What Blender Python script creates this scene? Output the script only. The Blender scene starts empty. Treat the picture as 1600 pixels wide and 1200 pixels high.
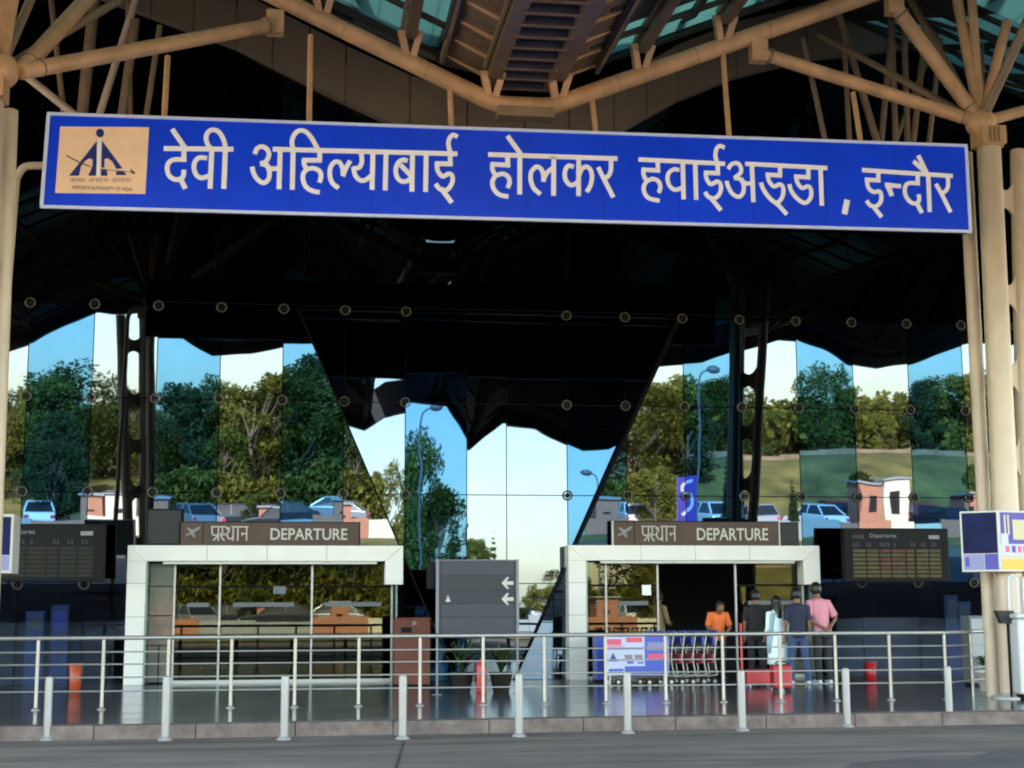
import bpy, bmesh, math, random
from mathutils import Vector, Matrix, noise
R = math.radians
scene = bpy.context.scene
C = scene.collection
random.seed(7)

# ------------------------------------------------------------------ camera
YAW, PITCH, ROLL, FPX = 0.1440, 0.1509, -0.0042, 2300.0
CAM = Vector((-3.2435, -28.7052, 1.38))
_f = Vector((math.sin(YAW)*math.cos(PITCH), math.cos(YAW)*math.cos(PITCH), math.sin(PITCH)))
_r = Vector((math.cos(YAW), -math.sin(YAW), 0)); _u = _r.cross(_f)
RT = math.cos(ROLL)*_r + math.sin(ROLL)*_u
UP = -math.sin(ROLL)*_r + math.cos(ROLL)*_u
FW = _f
cam = bpy.data.cameras.new('camera'); camo = bpy.data.objects.new('camera', cam); C.objects.link(camo)
M = Matrix((RT, UP, -FW)).transposed().to_4x4(); M.translation = CAM
camo.matrix_world = M
cam.sensor_width = 36; cam.lens = FPX/1600*36; cam.clip_end = 3000; cam.clip_start = .1
scene.camera = camo

# ------------------------------------------------------------------ light
SUN_EL, SUN_AZ = R(33), R(-14)      # the sun stands behind the terminal, azimuth from +Y towards +X
w = bpy.data.worlds.new('World'); scene.world = w; w.use_nodes = True
nt = w.node_tree; nt.nodes.clear()
sky = nt.nodes.new('ShaderNodeTexSky'); sky.sky_type = 'NISHITA'; sky.sun_disc = False
sky.sun_elevation = SUN_EL; sky.sun_rotation = SUN_AZ; sky.dust_density = 1.2; sky.air_density = 1.0
bg = nt.nodes.new('ShaderNodeBackground'); bg.inputs[1].default_value = 0.15
wo = nt.nodes.new('ShaderNodeOutputWorld')
wm = nt.nodes.new('ShaderNodeMix'); wm.data_type = 'RGBA'; wm.blend_type = 'MULTIPLY'; wm.inputs[0].default_value = 1; wm.inputs[7].default_value = (1.10, 1.0, .84, 1)   # dusty warm air
nt.links.new(sky.outputs[0], wm.inputs[6]); nt.links.new(wm.outputs[2], bg.inputs[0]); nt.links.new(bg.outputs[0], wo.inputs[0])
sl = bpy.data.lights.new('sun', 'SUN'); sl.energy = 5; sl.angle = R(.5); sl.color = (1, .93, .82)
so = bpy.data.objects.new('sun', sl); C.objects.link(so)
sd = Vector((math.sin(SUN_AZ)*math.cos(SUN_EL), math.cos(SUN_AZ)*math.cos(SUN_EL), math.sin(SUN_EL)))
so.rotation_euler = sd.to_track_quat('Z', 'Y').to_euler()
scene.view_settings.view_transform = 'Standard'; scene.view_settings.look = 'None'
scene.view_settings.exposure = 3.85
scene.cycles.filter_width = 2.0; scene.view_settings.gamma = 1

# ------------------------------------------------------------------ placing helpers (photo pixel -> point on a real plane)
def ray(px, py):
    return (FW*FPX + RT*(px-800) - UP*(py-600)).normalized()
def P(px, py, Y):
    d = ray(px, py); return CAM + d*((Y-CAM.y)/d.y)
def PZ(px, py, Z=0.0):
    d = ray(px, py); return CAM + d*((Z-CAM.z)/d.z)
LEAN = R(3.1)                       # the side glazing leans out over the forecourt
LN = Vector((0, -math.cos(LEAN), -math.sin(LEAN)))   # its outward normal
def PL(px, py):                     # point on the leaning glass
    d = ray(px, py); return CAM + d*((-CAM).dot(LN)/d.dot(LN))
def PM(px, py, D, lean=True):       # what the glass shows at a pixel, D metres out in front of it
    d = ray(px, py)
    n = LN if lean else Vector((0, -1, 0))
    h = CAM + d*((-CAM).dot(n)/d.dot(n)); r = d - 2*d.dot(n)*n
    return h + r*((-D-h.y)/r.y)

# ------------------------------------------------------------------ materials
def mat(name, col, rough=.6, metal=0, spec=.5, vary=0, scale=4, bump=0, bscale=30, alpha=None):
    m = bpy.data.materials.new(name); m.use_nodes = True; t = m.node_tree
    b = t.nodes['Principled BSDF']
    b.inputs['Base Color'].default_value = (*col, 1); b.inputs['Roughness'].default_value = rough
    b.inputs['Metallic'].default_value = metal; b.inputs['Specular IOR Level'].default_value = spec
    if vary:
        tc = t.nodes.new('ShaderNodeTexCoord')
        n = t.nodes.new('ShaderNodeTexNoise'); n.inputs['Scale'].default_value = scale; n.inputs['Detail'].default_value = 7
        n.inputs['Roughness'].default_value = .65
        t.links.new(tc.outputs['Object'], n.inputs['Vector'])
        r = t.nodes.new('ShaderNodeValToRGB'); r.color_ramp.elements[0].position = .3; r.color_ramp.elements[1].position = .7
        r.color_ramp.elements[0].color = (*[c*(1-vary) for c in col], 1); r.color_ramp.elements[1].color = (*[min(1, c*(1+vary)) for c in col], 1)
        t.links.new(n.outputs[0], r.inputs[0]); t.links.new(r.outputs[0], b.inputs['Base Color'])
    if bump:
        tc = t.nodes.new('ShaderNodeTexCoord')
        n = t.nodes.new('ShaderNodeTexNoise'); n.inputs['Scale'].default_value = bscale; n.inputs['Detail'].default_value = 5
        t.links.new(tc.outputs['Object'], n.inputs['Vector'])
        bp = t.nodes.new('ShaderNodeBump'); bp.inputs['Strength'].default_value = bump; bp.inputs['Distance'].default_value = .02
        t.links.new(n.outputs[0], bp.inputs['Height']); t.links.new(bp.outputs[0], b.inputs['Normal'])
    return m

def mirror(name, col, body, wob=.012):
    """coated glass: tinted mirror with a faint float-glass wobble"""
    m = mat(name, col, rough=.012, metal=1)
    t = m.node_tree; b = t.nodes['Principled BSDF']
    tc = t.nodes.new('ShaderNodeTexCoord'); n = t.nodes.new('ShaderNodeTexNoise')
    n.inputs['Scale'].default_value = .9; n.inputs['Detail'].default_value = 1
    t.links.new(tc.outputs['Object'], n.inputs['Vector'])
    bp = t.nodes.new('ShaderNodeBump'); bp.inputs['Strength'].default_value = wob; bp.inputs['Distance'].default_value = .15
    t.links.new(n.outputs[0], bp.inputs['Height']); t.links.new(bp.outputs[0], b.inputs['Normal'])
    d2 = t.nodes.new('ShaderNodeTexNoise'); d2.inputs['Scale'].default_value = 2.3; d2.inputs['Detail'].default_value = 6
    t.links.new(tc.outputs['Object'], d2.inputs['Vector'])
    r = t.nodes.new('ShaderNodeValToRGB'); r.color_ramp.elements[0].position = .35; r.color_ramp.elements[1].position = .7
    r.color_ramp.elements[0].color = (*[c*.93 for c in col], 1); r.color_ramp.elements[1].color = (*col, 1)
    t.links.new(d2.outputs[0], r.inputs[0]); t.links.new(r.outputs[0], b.inputs['Base Color'])
    return m

def seethrough(name, refl, trans, rough=.01):
    m = bpy.data.materials.new(name); m.use_nodes = True; t = m.node_tree; t.nodes.clear()
    g = t.nodes.new('ShaderNodeBsdfGlossy'); g.inputs[0].default_value = (*refl, 1); g.inputs[1].default_value = rough
    tr = t.nodes.new('ShaderNodeBsdfTransparent'); tr.inputs[0].default_value = (*trans, 1)
    a = t.nodes.new('ShaderNodeAddShader'); o = t.nodes.new('ShaderNodeOutputMaterial')
    t.links.new(g.outputs[0], a.inputs[0]); t.links.new(tr.outputs[0], a.inputs[1]); t.links.new(a.outputs[0], o.inputs[0])
    return m

def leafmat(name, c1, c2):
    m = mat(name, c1, rough=.75, spec=.2); t = m.node_tree; b = t.nodes['Principled BSDF']
    g = t.nodes.new('ShaderNodeNewGeometry'); r = t.nodes.new('ShaderNodeValToRGB')
    r.color_ramp.elements[0].color = (*c1, 1); r.color_ramp.elements[1].color = (*c2, 1)
    t.links.new(g.outputs['Random Per Island'], r.inputs[0]); t.links.new(r.outputs[0], b.inputs['Base Color'])
    tr = t.nodes.new('ShaderNodeBsdfTranslucent'); t.links.new(r.outputs[0], tr.inputs[0])
    mx = t.nodes.new('ShaderNodeMixShader'); mx.inputs[0].default_value = .3
    t.links.new(b.outputs[0], mx.inputs[1]); t.links.new(tr.outputs[0], mx.inputs[2])
    t.links.new(mx.outputs[0], t.nodes['Material Output'].inputs[0])
    return m

def translucent(name, col, mix=.6):
    m = mat(name, col, rough=.25, vary=.2, scale=.8); t = m.node_tree; b = t.nodes['Principled BSDF']
    tr = t.nodes.new('ShaderNodeBsdfTranslucent'); tr.inputs[0].default_value = (*col, 1)
    mx = t.nodes.new('ShaderNodeMixShader'); mx.inputs[0].default_value = mix
    t.links.new(b.outputs[0], mx.inputs[1]); t.links.new(tr.outputs[0], mx.inputs[2])
    t.links.new(mx.outputs[0], t.nodes['Material Output'].inputs[0])
    return m

K = {}
K['steel_beige'] = mat('beige_painted_steel', (.47, .27, .14), .5, vary=.26, scale=2.2, bump=.1, bscale=8)
K['steel_lit'] = mat('lit_beige_steel', (.48, .375, .275), .42, vary=.12, scale=1.1, bump=.05, bscale=8)  # paler copy of the beige steel; the light on the columns is in its colour
K['steel_dim'] = mat('dark_beige_steel', (.20, .135, .08), .5, vary=.25, scale=2)  # darker copy of the beige steel, for back struts, seams and edges
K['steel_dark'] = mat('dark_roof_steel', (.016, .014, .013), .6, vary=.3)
K['louvre'] = mat('brown_louvre_soffit', (.13, .085, .055), .45, vary=.25, scale=3)
K['louvre_blue'] = mat('blue_black_louvre', (.022, .024, .05), .4, vary=.3, scale=3)
K['clad'] = mat('grey_beige_cladding', (.15, .115, .085), .5, vary=.12, scale=1.2)
K['dark'] = mat('dark_backing', (.004, .004, .005), .7)
K['black'] = mat('black_metal', (.004, .004, .005), .6, spec=.15)
K['roofglass'] = translucent('teal_roof_glass', (.095, .16, .155), .8)
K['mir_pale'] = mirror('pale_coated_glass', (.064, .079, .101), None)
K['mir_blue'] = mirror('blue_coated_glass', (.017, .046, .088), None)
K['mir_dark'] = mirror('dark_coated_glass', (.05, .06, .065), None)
K['mir_upper'] = mirror('upper_coated_glass', (.016, .020, .024), None)  # tint darkened so the mirrored canopy underside comes out near black
K['doorglass'] = seethrough('door_glass', (.027, .029, .022), (.20, .23, .22))
K['shopglass'] = seethrough('ground_floor_glass', (.007, .008, .011), (.60, .64, .70))
K['sideglass'] = mat('frosted_green_glass', (.22, .30, .27), .15, vary=.1)
K['sidelight'] = mat('pale_green_side_glass', (.085, .11, .095), .12, vary=.25, scale=1.5)
K['ring'] = mat('cast_steel_fitting', (.075, .065, .055), .5, metal=.2)
K['trim'] = mat('glazing_trim', (.004, .004, .004), .8, spec=.1)
K['sign_blue'] = mat('blue_sign_face', (.001, .052, .84), .4, spec=.3, vary=.12, scale=.6, bump=.02, bscale=1.2)
K['sign_edge'] = mat('sign_pale_border', (.60, .68, .98), .4)
K['sign_white'] = mat('sign_white_lettering', (.95, .93, .98), .5)
K['emb_cream'] = mat('emblem_cream', (.95, .64, .44), .5, vary=.08, scale=3)
K['emb_blue'] = mat('emblem_navy', (.006, .02, .20), .4)
K['emb_grey'] = mat('emblem_grey', (.20, .15, .17), .5)
K['emb_brown'] = mat('emblem_brown', (.12, .08, .05), .5)
K['portal'] = mat('white_aluminium_panel', (.60, .58, .54), .35, vary=.04, scale=2)
K['joint'] = mat('panel_joint', (.04, .035, .03), .7)
K['alu'] = mat('satin_aluminium', (.40, .39, .36), .4, metal=.2)
K['brown_board'] = mat('brown_sign_board', (.075, .05, .04), .6, spec=.2, vary=.15, scale=2)
K['letter_grey'] = mat('silver_lettering', (.42, .40, .37), .5)
K['ss'] = mat('stainless_rail', (.30, .28, .25), .32, metal=.6, vary=.1, scale=3)
K['bollard'] = mat('bollard_steel', (.28, .265, .245), .42, metal=.3, vary=.06, scale=3)
K['screen'] = mat('board_screen', (.006, .006, .008), .6, spec=.15)
K['row_amber'] = mat('amber_display_row', (.075, .058, .018), .6, spec=.2, vary=.3, scale=9)
K['row_dim'] = mat('dim_display_row', (.016, .015, .008), .6, spec=.2, vary=.3, scale=9)
K['row_red'] = mat('red_display_cell', (.09, .03, .016), .6, spec=.2, vary=.3, scale=9)
K['grey_text'] = mat('board_grey_lettering', (.16, .16, .17), .5)
K['panel_grey'] = mat('charcoal_direction_panel', (.028, .028, .033), .55, spec=.3, vary=.12, scale=2)
K['panel_mid'] = mat('grey_direction_strip', (.042, .042, .05), .55, spec=.3)
K['terracotta'] = mat('terracotta_cladding', (.13, .042, .025), .6, spec=.3, vary=.15, scale=3)
K['poster_blue'] = mat('poster_navy', (.006, .009, .055), .6, spec=.15, vary=.5, scale=2)
K['poster_lilac'] = mat('poster_lilac', (.20, .20, .36), .5)
K['poster_white'] = mat('poster_white', (.46, .46, .60), .5)
K['poster_violet'] = mat('poster_violet', (.05, .035, .28), .5)
K['poster_yellow'] = mat('poster_yellow', (.55, .34, .02), .4)
K['poster_cream'] = mat('poster_cream', (.45, .38, .22), .4)
K['poster_red'] = mat('poster_red', (.62, .05, .12), .4)
K['whitebox'] = mat('white_machine_shell', (.50, .50, .50), .4, vary=.04)
K['red'] = mat('red_shell', (.42, .015, .02), .35, vary=.1)
K['orange'] = mat('orange_paint', (.36, .06, .015), .45)
K['cart_blue'] = mat('blue_plastic', (.02, .055, .38), .35)
K['int_blue'] = mat('interior_blue_panel', (.018, .055, .19), .5, vary=.2, scale=1.5)
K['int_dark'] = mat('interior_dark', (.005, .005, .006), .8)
K['int_grey'] = mat('interior_grey', (.10, .11, .12), .6)
K['rubber'] = mat('black_rubber', (.015, .015, .015), .7)
K['paper'] = mat('white_notice', (.75, .78, .72), .6)
K['pot'] = mat('white_pot', (.66, .63, .56), .5)
K['stone_pot'] = mat('dark_pot', (.03, .025, .02), .7, vary=.2)
K['leaf_a'] = leafmat('olive_leaves', (.06, .07, .012), (.24, .225, .04))
K['leaf_b'] = leafmat('green_leaves', (.03, .055, .012), (.13, .17, .03))
K['leaf_c'] = leafmat('dark_leaves', (.016, .032, .014), (.055, .085, .028))
K['bark'] = mat('bark', (.13, .10, .07), .9, vary=.3, scale=6, bump=.4, bscale=12)
K['grass'] = mat('dry_grass', (.20, .19, .06), .95, vary=.4, scale=1.2, bump=.5, bscale=5)
K['hill'] = mat('hillside_ground', (.135, .115, .028), .95, vary=.6, scale=.35, bump=.5, bscale=3)
K['lamp'] = mat('lamp_post_grey', (.11, .12, .13), .5)
K['kiosk_cream'] = mat('cream_render', (.66, .60, .46), .7, vary=.1)
K['kiosk_terra'] = mat('terracotta_render', (.42, .18, .11), .7, vary=.12)
K['wall_stone'] = mat('dusty_stone_wall', (.24, .17, .10), .9, vary=.4, scale=.8, bump=.4)
K['roof_grey'] = mat('grey_sheet_roof', (.30, .32, .32), .6)

# forecourt paving: polished dark granite, 0.6 m slabs
def paving(name, col, rough):
    m = mat(name, col, rough, vary=.22, scale=1.1); t = m.node_tree; b = t.nodes['Principled BSDF']
    ramp = [n for n in t.nodes if n.type == 'VALTORGB'][0]
    tc = t.nodes.new('ShaderNodeTexCoord'); br = t.nodes.new('ShaderNodeTexBrick')
    br.offset = 0; br.inputs['Scale'].default_value = 1; br.inputs['Brick Width'].default_value = .6; br.inputs['Row Height'].default_value = .6
    br.inputs['Mortar Size'].default_value = .006; br.inputs['Color1'].default_value = (1, 1, 1, 1); br.inputs['Color2'].default_value = (.78, .78, .78, 1)
    br.inputs['Mortar'].default_value = (.3, .3, .3, 1)
    t.links.new(tc.outputs['Object'], br.inputs['Vector'])
    mx = t.nodes.new('ShaderNodeMix'); mx.data_type = 'RGBA'; mx.blend_type = 'MULTIPLY'; mx.inputs[0].default_value = 1
    t.links.new(ramp.outputs[0], mx.inputs[6]); t.links.new(br.outputs[0], mx.inputs[7]); t.links.new(mx.outputs[2], b.inputs['Base Color'])
    n2 = t.nodes.new('ShaderNodeTexNoise'); n2.inputs['Scale'].default_value = 1.7; n2.inputs['Detail'].default_value = 6
    t.links.new(tc.outputs['Object'], n2.inputs['Vector'])
    mr = t.nodes.new('ShaderNodeMapRange'); mr.inputs[3].default_value = rough*.6; mr.inputs[4].default_value = rough*1.8
    t.links.new(n2.outputs[0], mr.inputs[0]); t.links.new(mr.outputs[0], b.inputs['Roughness'])
    return m
K['granite'] = paving('polished_granite', (.10, .105, .115), .13)
K['kerb'] = mat('kerb_granite', (.135, .098, .08), .85, vary=.4, scale=5, bump=.3, bscale=20)
def asphalt():
    m = mat('asphalt', (.145, .112, .09), .85, vary=.18, scale=.9, bump=.5, bscale=60); t = m.node_tree; b = t.nodes['Principled BSDF']
    ramp = [n for n in t.nodes if n.type == 'VALTORGB'][0]
    tc = t.nodes.new('ShaderNodeTexCoord')
    mp = t.nodes.new('ShaderNodeMapping'); mp.inputs['Scale'].default_value = (.25, 1.6, 1)
    n = t.nodes.new('ShaderNodeTexNoise'); n.inputs['Scale'].default_value = 1.6; n.inputs['Detail'].default_value = 8
    n3 = t.nodes.new('ShaderNodeTexNoise'); n3.inputs['Scale'].default_value = 45; n3.inputs['Detail'].default_value = 3
    t.links.new(tc.outputs['Object'], mp.inputs[0]); t.links.new(mp.outputs[0], n.inputs['Vector']); t.links.new(tc.outputs['Object'], n3.inputs['Vector'])
    r2 = t.nodes.new('ShaderNodeMapRange'); r2.inputs[1].default_value = .3; r2.inputs[2].default_value = .7; r2.inputs[3].default_value = .55; r2.inputs[4].default_value = 1.35
    r3 = t.nodes.new('ShaderNodeMapRange'); r3.inputs[1].default_value = .3; r3.inputs[2].default_value = .7; r3.inputs[3].default_value = .75; r3.inputs[4].default_value = 1.25
    t.links.new(n.outputs[0], r2.inputs[0]); t.links.new(n3.outputs[0], r3.inputs[0])
    mu = t.nodes.new('ShaderNodeMath'); mu.operation = 'MULTIPLY'; t.links.new(r2.outputs[0], mu.inputs[0]); t.links.new(r3.outputs[0], mu.inputs[1])
    mx = t.nodes.new('ShaderNodeMix'); mx.data_type = 'RGBA'; mx.blend_type = 'MULTIPLY'; mx.inputs[0].default_value = 1
    t.links.new(ramp.outputs[0], mx.inputs[6]); t.links.new(mu.outputs[0], mx.inputs[7]); t.links.new(mx.outputs[2], b.inputs['Base Color'])
    return m
K['asphalt'] = asphalt()
K['asphalt_patch'] = mat('asphalt_repair', (.075, .062, .052), .85, vary=.25, scale=2.5, bump=.5, bscale=60)

# ------------------------------------------------------------------ mesh helpers
class MB:
    def __init__(s): s.v = []; s.f = []; s.m = []; s.mats = []; s.sm = []
    def mi(s, m):
        if m not in s.mats: s.mats.append(m)
        return s.mats.index(m)
    def add(s, vs, fs, m, smooth=False):
        o = len(s.v); s.v += [Vector(v) for v in vs]; k = s.mi(m)
        for f in fs: s.f.append([o+i for i in f]); s.m.append(k); s.sm.append(smooth)
        return s
    def box(s, a, b, m):
        x0, y0, z0 = [min(p, q) for p, q in zip(a, b)]; x1, y1, z1 = [max(p, q) for p, q in zip(a, b)]
        return s.add([(x0, y0, z0), (x1, y0, z0), (x1, y1, z0), (x0, y1, z0), (x0, y0, z1), (x1, y0, z1), (x1, y1, z1), (x0, y1, z1)],
                     [(0, 3, 2, 1), (4, 5, 6, 7), (0, 1, 5, 4), (1, 2, 6, 5), (2, 3, 7, 6), (3, 0, 4, 7)], m)
    def prism(s, poly, off, m):
        """polygon (3D points) swept by vector off"""
        off = Vector(off); n = len(poly); p = [Vector(q) for q in poly]; q = [v+off for v in p]
        fs = [tuple(range(n)), tuple(range(2*n-1, n-1, -1))]+[(i, i+n, (i+1) % n+n, (i+1) % n) for i in range(n)]
        nrm = Vector((0, 0, 0))
        for i in range(n): nrm += p[i].cross(p[(i+1) % n])
        if nrm.dot(off) > 0: fs = [tuple(reversed(f)) for f in fs]
        return s.add(p+q, fs, m)
    def tube(s, pts, r, m, n=14, cap=True):
        pts = [Vector(p) for p in pts]; rs = r if isinstance(r, (list, tuple)) else [r]*len(pts)
        vs = []; pu = None
        for i, p in enumerate(pts):
            t = (pts[min(i+1, len(pts)-1)]-pts[max(i-1, 0)]).normalized()
            if pu is None:
                a = Vector((0, 0, 1)) if abs(t.z) < .9 else Vector((1, 0, 0)); pu = t.cross(a).normalized()
            u = (pu-t*pu.dot(t)).normalized(); pu = u; v = t.cross(u)
            for k in range(n):
                an = 2*math.pi*k/n; vs.append(p+(u*math.cos(an)+v*math.sin(an))*rs[i])
        fs = []
        for i in range(len(pts)-1):
            for k in range(n): fs.append((i*n+k, i*n+(k+1) % n, (i+1)*n+(k+1) % n, (i+1)*n+k))
        s.add(vs, fs, m, True)
        if cap:
            s.add(vs[:n], [tuple(reversed(range(n)))], m); s.add(vs[-n:], [tuple(range(n))], m)
        return s
    def bar(s, a, b, wd, ht, m, up=(0, 0, 1)):
        a = Vector(a); b = Vector(b); t = (b-a).normalized(); up = Vector(up)
        sx = t.cross(up).normalized()*wd/2; sz = sx.cross(t).normalized()*ht/2
        vs = [a-sx-sz, a+sx-sz, a+sx+sz, a-sx+sz, b-sx-sz, b+sx-sz, b+sx+sz, b-sx+sz]
        return s.add(vs, [(0, 1, 2, 3), (7, 6, 5, 4), (0, 4, 5, 1), (1, 5, 6, 2), (2, 6, 7, 3), (3, 7, 4, 0)], m)
    def ball(s, c, r, m, n=12, k=8, sc=(1, 1, 1)):
        c = Vector(c); vs = [c+Vector((0, 0, r*sc[2]))]; fs = []
        for i in range(1, k):
            a = math.pi*i/k
            for j in range(n):
                b = 2*math.pi*j/n; vs.append(c+Vector((r*sc[0]*math.sin(a)*math.cos(b), r*sc[1]*math.sin(a)*math.sin(b), r*sc[2]*math.cos(a))))
        vs.append(c-Vector((0, 0, r*sc[2])))
        for j in range(n): fs.append((0, 1+j, 1+(j+1) % n))
        for i in range(k-2):
            for j in range(n): fs.append((1+i*n+j, 1+(i+1)*n+j, 1+(i+1)*n+(j+1) % n, 1+i*n+(j+1) % n))
        for j in range(n): fs.append((len(vs)-1, 1+(k-2)*n+(j+1) % n, 1+(k-2)*n+j))
        return s.add(vs, fs, m, True)
    def lathe(s, prof, c, m, n=20):
        c = Vector(c); vs = [c+Vector((r*math.cos(2*math.pi*j/n), r*math.sin(2*math.pi*j/n), z)) for r, z in prof for j in range(n)]
        fs = [(i*n+j, i*n+(j+1) % n, (i+1)*n+(j+1) % n, (i+1)*n+j) for i in range(len(prof)-1) for j in range(n)]
        return s.add(vs, fs, m, True)
    def ring(s, c, R0, r, m, nrm=(0, -1, 0), n=20, k=8):
        c = Vector(c); nrm = Vector(nrm).normalized(); u = nrm.orthogonal().normalized(); v = nrm.cross(u); vs = []
        for i in range(n):
            a = 2*math.pi*i/n; d = u*math.cos(a)+v*math.sin(a)
            for j in range(k):
                b = 2*math.pi*j/k; vs.append(c+d*(R0+r*math.cos(b))+nrm*r*math.sin(b))
        fs = [(i*k+j, ((i+1) % n)*k+j, ((i+1) % n)*k+(j+1) % k, i*k+(j+1) % k) for i in range(n) for j in range(k)]
        return s.add(vs, fs, m, True)
    def build(s, name, parent=None, bevel=0):
        me = bpy.data.meshes.new(name); o0 = parent.get('_o') if parent else None
        off = Vector(parent['_w']) if parent and '_w' in parent else Vector((0, 0, 0))
        me.from_pydata([v-off for v in s.v], [], s.f)
        for m in s.mats: me.materials.append(m)
        me.polygons.foreach_set('material_index', s.m); me.polygons.foreach_set('use_smooth', s.sm); me.update()
        o = bpy.data.objects.new(name, me); C.objects.link(o)
        if parent: o.parent = parent
        if bevel:
            b = o.modifiers.new('bevel', 'BEVEL'); b.width = bevel; b.segments = 2; b.limit_method = 'ANGLE'
        return o

def thing(name, label, cat, loc=(0, 0, 0), group=None, kind=None):
    """an Empty at the thing's base; its parts are built in world coordinates and stored relative to it"""
    o = bpy.data.objects.new(name, None); C.objects.link(o); o.location = loc; o['_w'] = tuple(loc)
    return tag(o, label, cat, group, kind)
def tag(o, label=None, cat=None, group=None, kind=None):
    if label: o['label'] = label
    if cat: o['category'] = cat
    if group: o['group'] = group
    if kind: o['kind'] = kind
    return o
def subpart(mb, name, parent, root, bevel=0):
    """a child of a part (the part itself sits at its thing's origin)"""
    o = mb.build(name, root, bevel); o.parent = parent; return o
def copy_tree(o, parent=None):
    c = o.copy(); C.objects.link(c)
    if parent: c.parent = parent
    for ch in o.children: copy_tree(ch, c)
    return c
def structure(mb, name, label=None):
    o = mb.build(name); o['kind'] = 'structure'
    if label: o['label'] = label
    return o

def smooth_pts(pts, k=6):
    if len(pts) < 3: return pts
    out = []; n = len(pts)
    for i in range(n-1):
        p0, p1, p2, p3 = pts[max(i-1, 0)], pts[i], pts[i+1], pts[min(i+2, n-1)]
        for j in range(k):
            t = j/k
            out.append(tuple(.5*((2*b)+(-a+c)*t+(2*a-5*b+4*c-d)*t*t+(-a+3*b-3*c+d)*t**3) for a, b, c, d in zip(p0, p1, p2, p3)))
    out.append(pts[-1]); return out
def ribbon(mb, pts, wd, m, nrm=(0, -1, 0), th=.006, lift=0.0):
    """flat raised stroke of width wd along 3D pts lying in a plane of normal nrm"""
    nrm = Vector(nrm).normalized(); pts = [Vector(p)+nrm*lift for p in pts]; L = []; Rr = []
    for i, p in enumerate(pts):
        t = (pts[min(i+1, len(pts)-1)]-pts[max(i-1, 0)])
        if t.length < 1e-6: t = Vector((1, 0, 0))
        t.normalize(); sdx = nrm.cross(t)*wd/2
        e = Vector((0, 0, 0))
        if i == 0: e = -t*wd*.12
        if i == len(pts)-1: e = t*wd*.12
        L.append(p+sdx+e); Rr.append(p-sdx+e)
    n = len(pts); vs = L+Rr+[v+nrm*th for v in L]+[v+nrm*th for v in Rr]; fs = []
    for i in range(n-1):
        fs.append((2*n+i, 2*n+i+1, 3*n+i+1, 3*n+i)); fs.append((i, 2*n+i, 2*n+i+1, i+1)[::-1]); fs.append((n+i, n+i+1, 3*n+i+1, 3*n+i)[::-1])
    fs.append((0, n, 3*n, 2*n)); fs.append((n-1, 3*n-1, 4*n-1, 2*n-1))
    mb.add(vs, fs, m)
def text_into(mb, s, origin, height, m, width=None, ext=.004, yface=-1, font_bold=False, xdir=(1, 0, 0)):
    """Latin lettering from Blender's own font, in the plane facing -Y (or along xdir), baseline-left at origin"""
    cu = bpy.data.curves.new('t', 'FONT'); cu.body = s; cu.size = 1; cu.extrude = 0
    cu.offset = .012 if font_bold else 0
    ob = bpy.data.objects.new('t', cu); C.objects.link(ob)
    dg = bpy.context.evaluated_depsgraph_get(); me = bpy.data.meshes.new_from_object(ob.evaluated_get(dg))
    xs = [v.co.x for v in me.vertices]; ys = [v.co.y for v in me.vertices]
    if xs:
        x0, x1, y0, y1 = min(xs), max(xs), min(ys), max(ys); sy = height/(y1-y0); sx = (width/(x1-x0)) if width else sy
        xd = Vector(xdir).normalized(); nn = xd.cross(Vector((0, 0, 1)))
        o = Vector(origin)
        mb.add([o+xd*((v.co.x-x0)*sx)+Vector((0, 0, (v.co.y-y0)*sy))+nn*ext for v in me.vertices], [tuple(p.vertices) for p in me.polygons], m)
    bpy.data.objects.remove(ob); bpy.data.meshes.remove(me); bpy.data.curves.remove(cu)

# ================================================================== GROUND
ROAD = -.16
kl, kr = PZ(0, 1137, 0), PZ(1600, 1112, 0)
EDGE = -17.0 + 0.0
def edge_y(x):   # kerb line of the forecourt, read off the photo (runs nearly parallel to the glass)
    return kl.y + (kr.y-kl.y)*(x-kl.x)/(kr.x-kl.x)
XA, XB = -45., 60.
g = MB()
g.add([(-400, -1500, ROAD-.02), (400, -1500, ROAD-.02), (400, 120, ROAD-.02), (-400, 120, ROAD-.02)], [(0, 1, 2, 3)], K['grass'])
structure(g, 'ground')
g = MB()
g.add([(XA-60, -44, ROAD), (XB+60, -44, ROAD), (XB+60, edge_y(XB+60)+.5, ROAD), (XA-60, edge_y(XA-60)+.5, ROAD)], [(0, 1, 2, 3)], K['asphalt'])
structure(g, 'road')
g = MB(); pp = [PZ(x, y, ROAD+.004) for x, y in ((1310, 1205), (1330, 1192), (1420, 1184), (1500, 1186), (1560, 1172), (1610, 1172), (1700, 1215), (1500, 1230))]
g.add(pp, [tuple(range(len(pp)))[::-1]], K['asphalt_patch']); g2 = structure(g, 'road_repair_patch')
g = MB(); ja, jb = PZ(630, 1158, ROAD+.004), PZ(612, 1215, ROAD+.004); g.add([ja, jb, jb+Vector((.03, 0, 0)), ja+Vector((.02, 0, 0))], [(0, 1, 2, 3)], K['joint'])
ja, jb = PZ(-60, 1186, ROAD+.004), PZ(900, 1166, ROAD+.004); g.add([ja, ja+Vector((0, .02, 0)), jb+Vector((0, .02, 0)), jb], [(3, 2, 1, 0)], K['asphalt_patch'])
structure(g, 'road_joint')
g = MB(); fl = [(XA, edge_y(XA)+.28, 0), (XB, edge_y(XB)+.28, 0), (XB, 7, 0), (XA, 7, 0)]
g.add(fl, [(0, 1, 2, 3)], K['granite']); structure(g, 'forecourt_floor')
g = MB(); n = 88
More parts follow.
